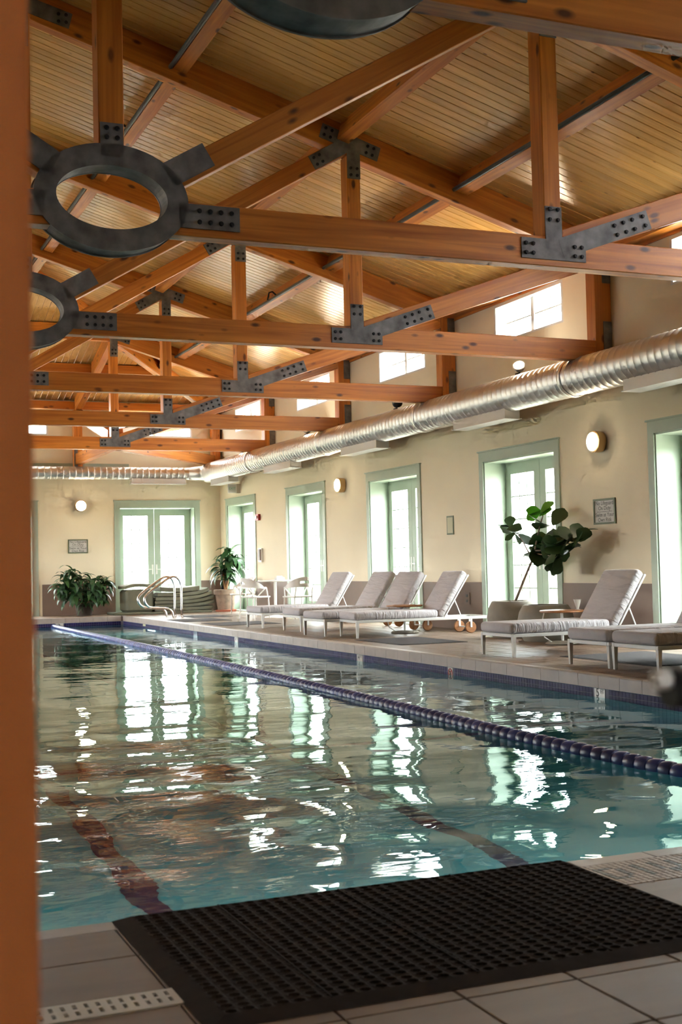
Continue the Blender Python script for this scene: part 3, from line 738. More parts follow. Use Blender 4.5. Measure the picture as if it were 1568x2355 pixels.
# lights below the water: the far handrail light and an added near-wall row
def pool_light(x, y, z, n, power, label):
    t = thing('pool_light', label, 'pool light', (x, y, z))
    F = Vector(n).to_track_quat('Z', 'Y').to_matrix().to_4x4()
    a = MB().lathe([(.14, 0), (.14, .02), (.11, .025)], 24); a.v = [F@v for v in a.v]; a.build('rim', 'chrome', t)
    a = MB().lathe([(.11, .02), (.09, .04), (.04, .048)], 24); a.v = [F@v for v in a.v]; a.build('lens', 'lamp_pool', t)
    l = bpy.data.lights.new('pool_lamp', 'AREA'); l.shape = 'DISK'; l.size = .6; l.energy = power; l.color = (.60, .96, 1.0)
    o = bpy.data.objects.new('pool_lamp', l); COL.objects.link(o); o.parent = t; o.location = Vector(n)*.08; o.rotation_euler = (Vector(n)*-1).to_track_quat('Z', 'Y').to_euler()
POOLP = 7.5
for k, xx in enumerate((-1.2, .9, 3.0, 5.1)):  # made-up fill row, hidden below the near edge, brightens the basin
    pool_light(xx, PY0, -.75, (0, 1, -.12), POOLP, 'added unseen fill light on the near pool wall, %s from the left' % ('first', 'second', 'third', 'fourth')[k])
pool_light(PX1, 25.6, -.62, (-1, 0, -.1), POOLP*.9, 'glowing round underwater light below the far handrails')
# water surface
mb = MB(); nx, nyy = 200, 520
waves = []
for i in range(26):
    lam = 10**RND.uniform(math.log10(.35), math.log10(2.6)); th = RND.gauss(H*.95, .75)
    waves.append((2*math.pi/lam*math.cos(th), 2*math.pi/lam*math.sin(th), RND.uniform(0, 6.28), .0011*lam**1.15))
def wave(x, y):
    a = .9/(1+(max(0, y-5.5)/4.)**2)+.20
    return a*sum(A*math.sin(kx*x+ky*y+p) for kx, ky, p, A in waves)
for j in range(nyy+1):
    y = PY0-.0+(PY1-PY0)*(j/nyy)**1.25
    for i in range(nx+1):
        x = PX0+(PX1-PX0)*i/nx; mb.v.append(Vector((x, y, ZWAT+wave(x, y))))
mb.f = [(j*(nx+1)+i, j*(nx+1)+i+1, (j+1)*(nx+1)+i+1, (j+1)*(nx+1)+i) for j in range(nyy) for i in range(nx)]
wt = tag(mb.build('pool_water', 'water', smooth=True), 'rippled teal pool water reflecting the white windows', 'water', kind='stuff')

# ------------------------------------------------------------------ lane rope
def xrope(y):
    P = [(3.8, 4.66), (5.9, 4.60), (7.7, 4.57), (11.4, 4.70), (18, 4.88), (23, 4.93), (28.5, 4.98)]
    for (a, b), (c, d) in zip(P, P[1:]):
        if a <= y <= c: return b+(d-b)*(y-a)/(c-a)
    return P[-1][1]
lr = thing('lane_rope', 'navy disc lane rope floating across the pool', 'lane rope')
MB().tube([(xrope(y_), y_, ZWAT+.012) for y_ in [PY0+(PY1-PY0)*k/60 for k in range(61)]], .008, 6).build('cable', 'white', lr)
dp = None; far = MB(); y = PY0+.15; n = 0
prof = [(.016, -.050), (.044, -.050), (.056, -.040), (.058, -.015), (.052, .020), (.040, .046), (.016, .048)]
while y < PY1-.1:
    F = Matrix.Translation((xrope(y), y, ZWAT+.012))@Matrix.Rotation(.10, 4, 'X')@Matrix.Rotation(.28, 4, 'Z')
    if n < 300:
        if dp is None: 
            dp = MB().lathe(prof, 14, axis='Y', cap=False).build('float_disc', 'pool_blue', lr, None, smooth=True, sharp=40)
            dp.matrix_basis = F; FRAME[dp.name] = F
        else: link('float_disc', dp.data, lr, F)
    else:
        q = MB().lathe(prof, 10, axis='Y', cap=False); far.add([F@v for v in q.v], q.f)
    n += 1; y += .112
if far.v:
    o = far.build('float_discs', 'pool_blue', lr); o['kind'] = 'stuff'

# ------------------------------------------------------------------ near deck details
# mosaic lettering
FONT = {'D': ['1110', '1001', '1001', '1001', '1001', '1110'], 'I': ['1', '1', '1', '1', '1', '1'], 'V': ['1001', '1001', '1001', '1001', '0110', '0110'],
        'N': ['1001', '1101', '1101', '1011', '1011', '1001'], 'G': ['0110', '1001', '1000', '1011', '1001', '0111']}
cols = set(); cx = 1
for ch in 'DIVING':
    g = FONT[ch]
    for r, row in enumerate(g):
        for c, v in enumerate(row):
            if v == '1': cols.add((cx+c, r))
    cx += len(g[0])+2
ta = .0243; A, B = MB(), MB()
for i in range(26):
    for r in range(11):
        tgt = B if (i, 8-r) in cols and 0 <= 8-r < 6 else A
        x0 = 2.406+i*ta; y0 = 3.433+r*ta
        tgt.box(x0+.0012, y0+.0012, ZG, x0+ta-.0012, y0+ta-.0012, 0, .0012)
o = A.build('mosaic_field', 'mosL', floor); o['kind'] = 'stuff'
o = B.build('mosaic_letters', 'mosD', floor); o['kind'] = 'stuff'; o['label'] = 'dark mosaic letters reading DIVING'
# drain
dr = thing('floor_drain', 'white slotted drain grate set in the near deck', 'drain', (0, 0, 0))
g = MB(); xs2 = []
x = .834; y0, y1 = 3.006, 3.122
slots = [.807-.0283*k for k in range(28)]
cuts = sorted([.834]+[v for sx in slots for v in (sx-.005, sx+.005)]+[-.02])
ybk = [y0, 3.030, 3.060, 3.075, 3.105, y1]
for a, b in zip(cuts, cuts[1:]):
    isl = any(abs((a+b)/2-sx) < .004 for sx in slots)
    for p, q in zip(ybk, ybk[1:]):
        if isl and (abs((p+q)/2-3.045) < .01 or abs((p+q)/2-3.09) < .01): continue
        g.box(a, p, -.006, b, q, .002)
g.build('grate', 'ivory', dr); MB().box(-.02, y0, -.0068, .834, y1, -.0062).build('channel', 'black', dr)
# rubber mat with holes
def rubber_mat():
    t = thing('rubber_mat', 'large dark brown rubber drainage mat full of holes at the pool edge', 'mat', (0, 0, 0))
    X0, X1, Y0, Y1 = .825, 2.415, 2.79, 3.785; bw = .055; h = .014
    e = MB()
    ix0, ix1, iy0, iy1 = X0+bw, X1-bw*.6, Y0+bw, Y1-.02
    e.add([(X0, Y0, .001), (X1, Y0, .001), (X1, Y1, .001), (X0, Y1, .001), (ix0, iy0, h), (ix1, iy0, h), (ix1, iy1, h), (ix0, iy1, h), (ix0, iy0, .001), (ix1, iy0, .001), (ix1, iy1, .001), (ix0, iy1, .001)],
          [(0, 1, 5, 4), (1, 2, 6, 5), (2, 3, 7, 6), (3, 0, 4, 7), (4, 5, 9, 8), (5, 6, 10, 9), (6, 7, 11, 10), (7, 4, 8, 11)])
    e.build('edge', 'rubber', t)
    MB().box(ix0, iy0, .0008, ix1, iy1, .0025).build('underside', 'black', t)
    q = MB(); nxx = int(round((ix1-ix0)/.0425)); nyy_ = int(round((iy1-iy0)/.036)); ax = (ix1-ix0)/nxx; ay = (iy1-iy0)/nyy_; k8 = 8
    for j in range(nyy_):
        for i in range(nxx):
            c = Vector((ix0+ax*(i+.5), iy0+ay*(j+.5), 0)); vs = []
            rr = .0145
            sqr = [(1, 0), (1, 1), (0, 1), (-1, 1), (-1, 0), (-1, -1), (0, -1), (1, -1)]
            for sx, sy in sqr: vs.append((c.x+sx*ax/2, c.y+sy*ay/2, h-.001))
            for kk in range(8):
                a = kk*math.pi/4; vs.append((c.x+rr*1.08*math.cos(a), c.y+rr*.92*math.sin(a), h+(.002 if (i+j) % 2 else 0)))
            for kk in range(8):
                a = kk*math.pi/4; vs.append((c.x+rr*math.cos(a), c.y+rr*.85*math.sin(a), .0025))
            q.add(vs, [(kk, (kk+1) % 8, 8+(kk+1) % 8, 8+kk) for kk in range(8)]+[(8+kk, 8+(kk+1) % 8, 16+(kk+1) % 8, 16+kk) for kk in range(8)])
    o = q.build('holed_surface', 'rubber', t); o['kind'] = 'stuff'
    for xs_ in (1.15, 1.55, 1.95): MB().box(xs_-.002, iy0, h-.001, xs_+.002, iy1, h+.0025).build('seam', 'rubber', t)
rubber_mat()
for i, (x0, y0, x1, y1, l) in enumerate([(6.97, 14.63, 7.94, 16.12, 'charcoal mat on the deck just in front of the nearest group of four loungers'), (7.50, 10.05, 8.62, 11.75, 'charcoal mat on the deck under the loungers at the right edge'),
                                       (6.80, 21.75, 7.95, 23.0, 'charcoal mat on the deck behind the farthest lounger'), (6.72, 23.9, 7.7, 25.2, 'charcoal mat on the deck between handrails and loungers'), (7.45, 25.7, 8.3, 27.0, 'charcoal mat on the deck by the terracotta pot')]):
    t = thing('deck_mat', l, 'mat', group='charcoal mats on the deck')
    MB().box(x0, y0, 0, x1, y1, .006, .004).build('border', 'doormat', t); MB().box(x0+.04, y0+.04, .006, x1-.04, y1-.04, .009, .003).build('pile', 'doormat', t)

# ------------------------------------------------------------------ duct
du = thing('air_duct', 'silver spiral air duct along the right and far walls', 'air duct')
DX_, DZ, DR = 8.99, 3.365, .236
prof = []; y = YN+.02
while y < YF-.55:
    prof += [(DR, y), (DR, y+.105), (DR+.006, y+.112), (DR+.006, y+.122), (DR, y+.13)]; y += .13
mb = MB().lathe(prof, 40, c=(DX_, 0, DZ), axis='Y')
mb.build('duct_body', 'duct', du, smooth=True, sharp=50)
for yy in (5.3, 9.5, 13.55, 17.75, 21.9, 26.1):
    MB().lathe([(DR+.008, yy-.04), (DR+.018, yy-.03), (DR+.018, yy+.03), (DR+.008, yy+.04)], 40, c=(DX_, 0, DZ), axis='Y', cap=False).build('collar', 'duct', du, smooth=True, sharp=50)
prof = []; x = XL+.3
while x < DX_-.35: prof += [(.15, x), (.15, x+.12), (.155, x+.127), (.155, x+.137), (.15, x+.145)]; x += .145
MB().lathe(prof, 28, c=(0, 29.6, 3.345), axis='X').build('cross_duct', 'duct', du, smooth=True, sharp=50)
MB().tube([(DX_-.5, 29.6, 3.345), (DX_-.22, 29.57, 3.35), (DX_-.04, 29.45, 3.36), (DX_, 29.2, DZ)], [.155, .18, .21, .235], 28).build('elbow', 'duct', du, smooth=True)
def register(x0, y0, x1, y1, z0, z1):
    MB().box(x0, y0, z0, x1, y1, z1).build('register', 'register', du)
    MB().box(x0-.02, y0-.02, z0-.012, x1+.02, y1+.02, z0).build('register_flange', 'register', du)
for y0, y1 in ((10.9, 12.34), (15.1, 16.62), (19.4, 20.95), (23.57, 25.15), (27.6, 29.0)): register(DX_-.12, y0, DX_+.12, y1, 3.03, 3.18)
register(7.07, 29.5, 8.40, 29.7, 3.10, 3.22)
# floodlights on the duct
def flood(y, lit, label):
    t = thing('flood_lamp', label, 'flood lamp', (DX_, y, DZ+DR), group='flood lamps standing on the duct')
    MB().box(-.05, -.03, .001, .05, .03, .02).tube([(0, 0, 0), (0, 0, .05)], .012, 8).build('bracket', 'black', t)
    F = Matrix.Translation((0, 0, .11))@Matrix.Rotation(-.75 if lit else .9, 4, 'Y')@Matrix.Rotation(.7 if lit else -.5, 4, 'X')
    a = MB().lathe([(.02, -.06), (.06, -.05), (.085, 0), (.09, .03), (.08, .034)], 20); a.v = [F@v for v in a.v]; a.build('housing', 'black' if not lit else 'white', t, smooth=True, sharp=50)
    a = MB().lathe([(.079, .028), (.06, .042), (.02, .05)], 20); a.v = [F@v for v in a.v]; a.build('lens', 'lamp_flood' if lit else 'ivory', t)
    if lit:
        l = bpy.data.lights.new('flood_bulb', 'SPOT'); l.energy = 30; l.color = (1, .84, .62); l.spot_size = 2.7; l.spot_blend = 1.0; l.shadow_soft_size = .15
        o = bpy.data.objects.new('flood_bulb', l); COL.objects.link(o); o.parent = t; o.location = (-.10, -.05, .24); o.rotation_euler = Vector((.8, .2, -.55)).to_track_quat('Z', 'Y').to_euler()
flood(14.88, 1, 'lit flood lamp on the duct nearest the viewer'); flood(22.9, 1, 'lit flood lamp on the duct, middle of the three'); flood(26.95, 1, 'lit flood lamp on the duct closest to the far wall'); flood(18.8, 0, 'dark unlit flood lamp turned away on the duct')
# ------------------------------------------------------------------ wall fittings
def sconce(F, label):
    t = thing('wall_lamp', label, 'wall lamp', group='round wall lamps'); t.matrix_basis = F
    MB().lathe([(.10, 0), (.135, .01), (.14, .06), (.14, .125), (.118, .135)], 32).build('drum', 'brass', t, smooth=True, sharp=40)
    MB().lathe([(.12, .125), (.118, .145), (.095, .162), (.05, .171), (.012, .173)], 32).build('diffuser', 'lamp_warm', t, smooth=True)
def toward(loc, n): return Matrix.Translation(loc)@Vector(n).to_track_quat('Z', 'Y').to_matrix().to_4x4()
sconce(toward((XW, 13.62, 2.56), (-1, 0, 0)), 'lit round brass wall lamp above the framed sign'); sconce(toward((XW, 22.14, 2.57), (-1, 0, 0)), 'lit round brass wall lamp between two glass doors'); sconce(toward((5.93, YF, 2.585), (0, -1, 0)), 'lit round brass wall lamp on the far wall')
def sign(F, label, ww, hh):
    t = thing('pool_rules_sign', label, 'sign', group='framed pool signs'); t.matrix_basis = F
    MB().box(-ww/2, -hh/2, 0, ww/2, hh/2, .008).build('panel', 'signw', t)
    f = MB(); b = .025
    for a in ((-ww/2-b, -hh/2-b, ww/2+b, -hh/2), (-ww/2-b, hh/2, ww/2+b, hh/2+b), (-ww/2-b, -hh/2, -ww/2, hh/2), (ww/2, -hh/2, ww/2+b, hh/2)): f.box(a[0], a[1], 0, a[2], a[3], .018)
    f.build('frame', 'signg', t)
    for s_, yy in (('No Lifeguard', .105), ('On Duty', .04), ('Swim at Your', -.045), ('Own Risk', -.11)): text(s_, .074, 'ink', t, Matrix.Translation((0, yy*hh/.28, .0085)), ext=.0006)
    MB().box(-ww*.38, -.006, .008, ww*.38, -.001, .0095).build('rule', 'ink', t)
sign(face_frame((XW-.001, 13.58, 1.66), (-1, 0, 0)), 'framed sign reading No Lifeguard On Duty on the right wall', .43, .28)
sign(face_frame((5.87, YF-.001, 1.627), (0, -1, 0)), 'framed sign reading No Lifeguard On Duty on the far wall', .42, .28)
t = thing('wall_plaque', 'small pale yellow plaque on the wall between two doors', 'plaque', (XW, 17.82, 1.64))
MB().box(-.012, -.115, -.15, -.001, .115, .15).build('rim', 'signg', t); MB().box(-.014, -.09, -.125, -.012, .09, .125).build('face', 'plaque', t)
t = thing('wall_outlet', 'brown outlet plate low on the wainscot', 'outlet', (XW-.014, 17.3, .485))
MB().box(-.008, -.08, -.09, 0, .08, .09).build('plate', 'outlet', t)
for s in (-1, 1): MB().box(-.011, -.03, s*.04-.02, -.008, .03, s*.04+.02).build('socket', 'ink', t)
t = thing('exit_sign', 'green and white EXIT sign above the corner door', 'sign', (XW, 28.45, 2.91))
MB().box(-.09, -.04, -.11, -.001, .04, .11).build('backplate', 'ivory', t)
MB().box(-.30, -.03, -.11, -.09, -.0, .11).build('housing', 'whiteplastic', t); MB().box(-.29, -.033, -.085, -.11, -.03, .085).build('face', 'signw', t)
text('EXIT', .085, 'exit', t, face_frame((-.20, -.0335, 0), (0, -1, 0)), ext=.0006)
t = thing('fire_alarm', 'red fire alarm box beside the corner door', 'alarm', (XW, 27.1, 2.17))
MB().box(-.06, -.10, -.07, -.001, .10, .07).build('body', 'red', t); MB().box(-.085, -.045, -.03, -.06, .045, .03).build('strobe', 'whiteplastic', t)
t = thing('wall_phone', 'small white and brown box on the wall below the fire alarm', 'wall box', (XW, 26.95, 1.31))
MB().box(-.05, -.10, -.15, -.001, .10, .15).build('body', 'whiteplastic', t); MB().box(-.075, -.06, -.12, -.05, .09, .13).build('receiver', 'outlet', t)
t = thing('leaning_pole', 'dark pole with silver top standing in the far corner', 'pole', (9.34, 29.72, 0))
MB().tube([(0, 0, 0), (0, 0, 1.15)], .035, 10).build('shaft', 'black', t); MB().tube([(0, 0, 1.15), (0, 0, 1.3)], .04, 10).build('cap', 'white', t)

# ------------------------------------------------------------------ loungers
def make_lounger():
    t = thing('sun_lounger', 'x', 'sun lounger')
    hw = .34
    f = MB()
    for s in (-1, 1): f.box(.0, s*hw-.018, .215, 2.14, s*hw+.018, .252)
    f.box(.0, -hw+.018, .215, .036, hw-.018, .252); f.box(2.104, -hw+.018, .215, 2.14, hw-.018, .252)
    for k in range(9): f.box(.12+k*.13, -hw+.018, .232, .17+k*.13, hw-.018, .246)
    f.build('frame', 'white', t, bevel=.004)
    for s in (-1, 1):
        l = MB(); a, b = .021, .014; y0 = s*(hw-.002)
        l.add([(.02+dx*b, y0+dy*b, 0) for dx, dy in ((-1,-1),(1,-1),(1,1),(-1,1))]+[(.02+dx*a, y0+dy*a, .216) for dx, dy in ((-1,-1),(1,-1),(1,1),(-1,1))], [(0,3,2,1),(4,5,6,7),(0,1,5,4),(1,2,6,5),(2,3,7,6),(3,0,4,7)])
        l.build('leg', 'white', t)
        w_ = MB().lathe([(.02, -.02), (.08, -.02), (.086, -.012), (.086, .012), (.08, .02), (.02, .02)], 24, c=(1.86, s*.20, .086), axis='Y'); W = w_.build('wheel', 'teak', t, smooth=True, sharp=40)
        MB().box(1.845, s*.20-.03, .086, 1.875, s*.20-.022, .232).box(1.845, s*.20+.022, .086, 1.875, s*.20+.03, .232).build('wheel_bracket', 'white', t)
        MB().tube([(1.555, s*.30, .52), (1.67, s*.30, .24)], .008, 8).build('prop', 'white', t)
    MB().box(1.845, -.17, .078, 1.875, .17, .094).build('axle', 'white', t)
    c = rounded('seat_cushion', (1.30, .69, .115), 'fabric', t, Matrix.Translation((.63, 0, .311)), .042, 4)
    a = math.radians(57); L = .76
    B = Matrix.Translation((1.285, 0, .30))@Matrix.Rotation(-a, 4, 'Y')
    bf = MB()
    for s in (-1, 1): bf.box(0, s*.33-.010, -.118, L-.02, s*.33+.010, -.098)
    bf.box(L-.05, -.33, -.125, L-.02, .33, -.100); bf.box(0.05, -.33, -.125, .08, .33, -.100)
    for k in range(4): bf.box(.16+k*.13, -.33, -.12, .20+k*.13, .33, -.105)
    bf.v = [B@v for v in bf.v]; bf.build('back_frame', 'white', t)
    rounded('back_cushion', (L, .68, .115), 'fabric', t, B@Matrix.Translation((L/2-.01, 0, -.042)), .042, 4)
    return t
LP = [(7.06, 20.67, 3.3, 'grey cushioned sun lounger farthest from the viewer, in front of the white chairs'), (7.15, 19.08, 3.2, 'grey cushioned sun lounger, second from the white chairs'),
      (6.92, 17.52, 5, 'grey cushioned sun lounger turned askew, third from the white chairs'), (7.15, 16.77, -3, 'grey cushioned sun lounger nearest in the group of four, by the charcoal mat'),
      (7.04, 12.30, 0, 'grey cushioned sun lounger whose whole raised back shows near the framed sign'), (7.03, 10.50, 0, 'grey cushioned sun lounger second from the right edge'),
      (7.02, 9.725, 0, 'grey cushioned sun lounger at the right edge, cut off by the frame')]
l0 = make_lounger()
for i, (x, y, a, l) in enumerate(LP):
    t = l0 if i == 0 else copy_tree(l0)
    t.location = (x, y, 0); t.rotation_euler = (0, 0, math.radians(a)); tag(t, l, 'sun lounger', 'grey cushioned sun loungers along the pool')
# wooden side tables
def side_table(x, y, label):
    t = thing('side_table', label, 'side table', (x, y, 0), group='teak side tables by the loungers')
    tp_ = MB().lathe([(.02, .398), (.26, .398), (.275, .405), (.275, .42), (.265, .425), (.02, .425)], 32).build('table_top', 'teak', t, smooth=True, sharp=40)
    MB().tube([(0, 0, .03), (0, 0, .398)], .018, 10).build('stem', 'white', t)
    MB().lathe([(.02, 0), (.20, 0), (.215, .012), (.19, .035), (.02, .045)], 32).build('base', 'stone', t, smooth=True, sharp=40)
    MB().tube([(-.26, 0, .395), (-.30, 0, .25), (-.26, 0, .10), (-.15, 0, .03)], .008, 6).build('wire_handle', 'white', t)
side_table(8.24, 17.14, 'round teak side table between two grey loungers'); side_table(8.62, 13.42, 'round teak side table holding the white paper cup')
t = thing('paper_cup', 'white cone paper cup on the teak side table', 'cup', (8.84, 13.40, .425))
MB().lathe([(.012, 0), (.05, .125), (.047, .125), (.01, .004)], 18, cap=False).build('cone', 'whiteplastic', t, smooth=True, sharp=40)
MB().lathe([(.03, 0), (.03, .004), (.012, .006)], 16).build('foot', 'whiteplastic', t)

# ------------------------------------------------------------------ planters and fig
def planter(x, y, r, h, label):
    t = thing('stone_planter', label, 'planter', (x, y, 0), group='round stone planters')
    MB().lathe([(r*.78, 0), (r*.97, h*.25), (r, h*.55), (r*.93, h*.8), (r*.80, h*.98), (r*.74, h), (r*.62, h), (r*.60, h*.93)], 36).build('bowl', 'stone', t, smooth=True, sharp=50)
    MB().lathe([(.01, h*.935), (r*.6, h*.935)], 24, cap=False).build('soil', 'soil', t)
planter(8.98, 15.22, .36, .50, 'tall rounded stone planter holding the fig tree'); planter(8.86, 14.18, .37, .47, 'wide rounded stone planter in front of the glass door')
def leaf_mesh(name, mat, L, W, bend, wid=None, fold=.12, n=6):
    prof_ = wid or [.12, .45, .75, .98, .92, .55, .06]
    me = bpy.data.meshes.new(name); vs = []; fs = []
    for i in range(n+1):
        s = i/n; ww = W*prof_[i]/2; a = bend*s
        x = L*s*(math.sin(a)/a if a else 1); z = -L*s*((1-math.cos(a))/a if a else 0)
        vs += [(x, -ww, z+fold*ww), (x, 0, z), (x, ww, z+fold*ww)]
    for i in range(n): fs += [(3*i, 3*i+3, 3*i+4, 3*i+1), (3*i+1, 3*i+4, 3*i+5, 3*i+2)]
    k = len(vs); vs += [(x, y_, z-.003) for x, y_, z in vs]; fs += [tuple(reversed([k+i for i in f])) for f in fs]
    me.from_pydata(vs, [], fs); me.materials.append(M[mat])
    for p in me.polygons: p.use_smooth = True
    return me
def leaf_frame(p, d, roll=0, scale=1):
    d = Vector(d).normalized(); s_ = Vector((0, 0, 1)).cross(d)
    if s_.length < .1: s_ = Vector((1, 0, 0)).cross(d)
    s_.normalize(); u = d.cross(s_)
    F = Matrix.Identity(4)
    for i in range(3): F[i][0], F[i][1], F[i][2], F[i][3] = d[i], s_[i], u[i], p[i]
    return F@Matrix.Rotation(roll, 4, 'X')@Matrix.Scale(scale, 4)
fig = thing('fiddle_leaf_fig', 'leaning fiddle-leaf fig with broad dark leaves before the glass door', 'plant', (8.98, 15.22, .465))
def W2(y, z, x=9.0): return Vector((x-8.98, y-15.22, z-.465))
trunk = [W2(15.20, .46), W2(15.0, .70), W2(14.82, .92), W2(14.66, 1.10), W2(14.58, 1.30), W2(14.48, 1.52), W2(14.40, 1.64)]
MB().tube(trunk, [.02, .018, .016, .015, .013, .011, .007], 8).build('trunk', 'bark', fig, smooth=True)
for br in ([W2(14.70, 1.06), W2(14.9, 1.28), W2(15.05, 1.42), W2(15.3, 1.50)], [W2(14.62, 1.18), W2(14.3, 1.18), W2(14.05, 1.22), W2(13.8, 1.26)], [W2(14.62, 1.14), W2(14.2, 1.10), W2(14.03, 1.05)]):
    MB().tube(br, [.011, .009, .008, .005], 6).build('branch', 'bark', fig, smooth=True) if len(br) == 4 else MB().tube(br, [.01, .008, .005], 6).build('branch', 'bark', fig, smooth=True)
FLM = [leaf_mesh('fig_leaf', 'fig_leaf',   .33, .25, .7, [.10, .50, .62, .85, 1.0, .82, .12]), leaf_mesh('fig_leaf', 'fig_leaf', .29, .22, -.4, [.10, .48, .66, .9, 1.0, .78, .12]), leaf_mesh('young_fig_leaf', 'fig_young', .28, .20, .5, [.10, .45, .66, .9, 1.0, .80, .12])]
def cluster(c, n, r, mats, seed, up=0.2, sc_=1.0):
    q = random.Random(seed)
    for i in range(n):
        a = q.uniform(0, 6.283); dz = q.uniform(-.75, .7)+up
        d = Vector((math.cos(a)*.75, math.sin(a), dz)); p = Vector(c)+Vector((q.uniform(-r, r)*.7, q.uniform(-r, r), q.uniform(-r, r)*.7))
        link('leaf', FLM[q.choice(mats)], fig, leaf_frame(p, d, q.uniform(-.9, .9), q.uniform(.75, 1.1)*sc_))
cluster(W2(15.32, 1.53), 4, .05, [0, 1], 1, .1, .85); cluster(W2(15.12, 1.45), 5, .05, [0, 1], 8, -.2, .8)
cluster(W2(14.44, 1.66), 7, .05, [2, 2, 2], 2, .35, .8); cluster(W2(14.22, 1.50), 4, .05, [0, 1], 3)
cluster(W2(14.66, 1.24), 9, .09, [0, 1], 4, 0); cluster(W2(13.98, 1.22), 15, .15, [0, 1], 5, 0); cluster(W2(13.78, 1.30), 10, .12, [0, 1], 6, .1); cluster(W2(14.05, 1.08), 4, .06, [0, 1], 7, -.5)

# ------------------------------------------------------------------ far plants
strap = [.35, .8, 1.0, .95, .75, .45, .05]
DL = [leaf_mesh('strap_leaf', 'green_leaf', .46, .115, 2.1, strap), leaf_mesh('strap_leaf', 'green_leaf', .42, .10, 1.7, strap), leaf_mesh('strap_leaf', 'green_leaf', .40, .11, 2.5, strap)]
def dracaena(t, heads, seed, n):
    q = random.Random(seed)
    for (p, r) in heads:
        for i in range(n):
            a = q.uniform(0, 6.283); e = q.uniform(-.1, 1.3)
            link('leaf', DL[q.randrange(3)], t, leaf_frame(Vector(p)+Vector((0, 0, q.uniform(-.14, .10))), (math.cos(a)*math.cos(e), math.sin(a)*math.cos(e), math.sin(e)), q.uniform(-.4, .4), q.uniform(.7, 1.1)*r))
pt = thing('clay_pot', 'weathered clay pot on a red saucer in the far corner', 'pot', (9.13, 28.80, 0))
MB().lathe([(.19, .03), (.235, .30), (.25, .40), (.275, .405), (.285, .45), (.28, .52), (.255, .525), (.245, .48)], 32).build('pot_body', 'terra', pt, smooth=True, sharp=50)
MB().lathe([(.18, 0), (.24, .0), (.255, .045), (.235, .05), (.19, .03)], 32).build('saucer', 'saucer', pt, smooth=True, sharp=50)
MB().lathe([(.01, .485), (.246, .485)], 24, cap=False).build('soil', 'soil', pt)
dp_ = thing('corn_plant', 'green corn plant with arching strap leaves in the clay pot', 'plant', (9.13, 28.80, .487))
MB().tube([(0, 0, 0), (.05, -.03, .25), (.06, -.06, .55), (.10, -.1, .85)], [.04, .03, .025, .015], 8).build('cane', 'stem', dp_, smooth=True)
MB().tube([(0, 0, 0), (-.04, -.02, .2), (-.05, -.02, .45)], [.035, .028, .018], 8).build('cane', 'stem', dp_, smooth=True)
dracaena(dp_, [((.10, -.1, .85), 1.1), ((.06, -.06, .66), 1.15), ((-.06, -.05, .50), 1.15), ((.18, -.15, .70), 1.1), ((.02, -.1, .38), 1.0)], 5, 20)
pt2 = thing('bush_pot', 'low dark pot hidden under the leafy bush by the far wall', 'pot', (5.88, 29.42, 0))
MB().lathe([(.17, 0), (.2, .2), (.215, .26), (.195, .26), (.19, .22)], 28).build('pot_body', 'soil', pt2, smooth=True, sharp=50); MB().lathe([(.01, .225), (.19, .225)], 20, cap=False).build('soil', 'soil', pt2)
bs = thing('leafy_bush', 'wide drooping leafy bush against the far wall under the sign', 'plant', (5.88, 29.42, .226))
heads = [((-.46, -.1, .66), .9), ((-.28, -.12, .76), .85), ((-.34, -.2, .50), 1.05), ((-.08, -.15, .66), .9), ((.12, -.2, .55), .95), ((.30, -.12, .56), .85), ((.50, -.1, .50), .85), ((.40, -.18, .34), .95), ((-.55, -.15, .40), .95), ((-.2, -.25, .32), 1.05), ((.12, -.25, .28), 1.0), ((-.42, -.2, .26), .9), ((.0, -.28, .12), .9), ((.3, -.25, .18), .85)]
for p, r in heads: MB().tube([(0, 0, 0), (p[0]*.4, p[1]*.4, p[2]*.6), p], [.014, .01, .006], 6).build('cane', 'stem', bs)
dracaena(bs, heads, 9, 21)

# ------------------------------------------------------------------ pile of foam floats
def foam(label, xc, yc, z, L, W, sagl, sagr, th=.05, tilt=0, parent=None):
    t = MB(); n = 14
    vs = []
    for i in range(n+1):
        s = i/n*2-1; x = xc+L/2*s; g_ = (x-8.1)/.72; zz = z+(sagr if s > 0 else sagl)*abs(g_ if xc > 7.9 else s)**2.2+tilt*s+.004*math.sin(7*g_)
        for yy, dz in ((-W/2, 0), (W/2, 0)):
            vs += [(x, yc+yy, zz), (x, yc+yy, zz+th)]
    fs = []
    for i in range(n):
        a, b = 4*i, 4*i+4
        fs += [(a, b, b+1, a+1), (a+2, a+3, b+3, b+2), (a+1, b+1, b+3, a+3), (a, a+2, b+2, b)]
    fs += [(0, 1, 3, 2), (4*n, 4*n+2, 4*n+3, 4*n+1)]
    t.add(vs, fs); o = t.build('foam_float', 'foam', smooth=True, sharp=35, bevel=.012)
    return tag(o, label, 'foam float', 'olive foam floats piled by the far wall')
nm = ['lowest', 'second from the bottom', 'third from the bottom', 'fourth from the bottom', 'fifth from the bottom', 'second from the top', 'topmost']
spec = [(7.62, .0, 2.35, .0, .0, .055), (8.12, .058, 1.40, .0, .03, .075), (8.14, .14, 1.44, .0, .07, .075), (8.14, .222, 1.42, .0, .11, .075), (8.12, .305, 1.36, .0, .14, .08), (8.10, .395, 1.24, .0, .15, .085), (8.02, .495, .96, .05, .15, .10)]
for n_, (xc, z, L, sl, sr, th) in zip(nm, spec): foam('olive foam float, %s in the sagging pile' % n_, xc, 29.2, z, L, .78, sl, sr, th)
foam('olive foam float folded over the left end of the pile', 7.08, 29.2, .645, .74, .72, -.05, -.03, .07)
t = MB()
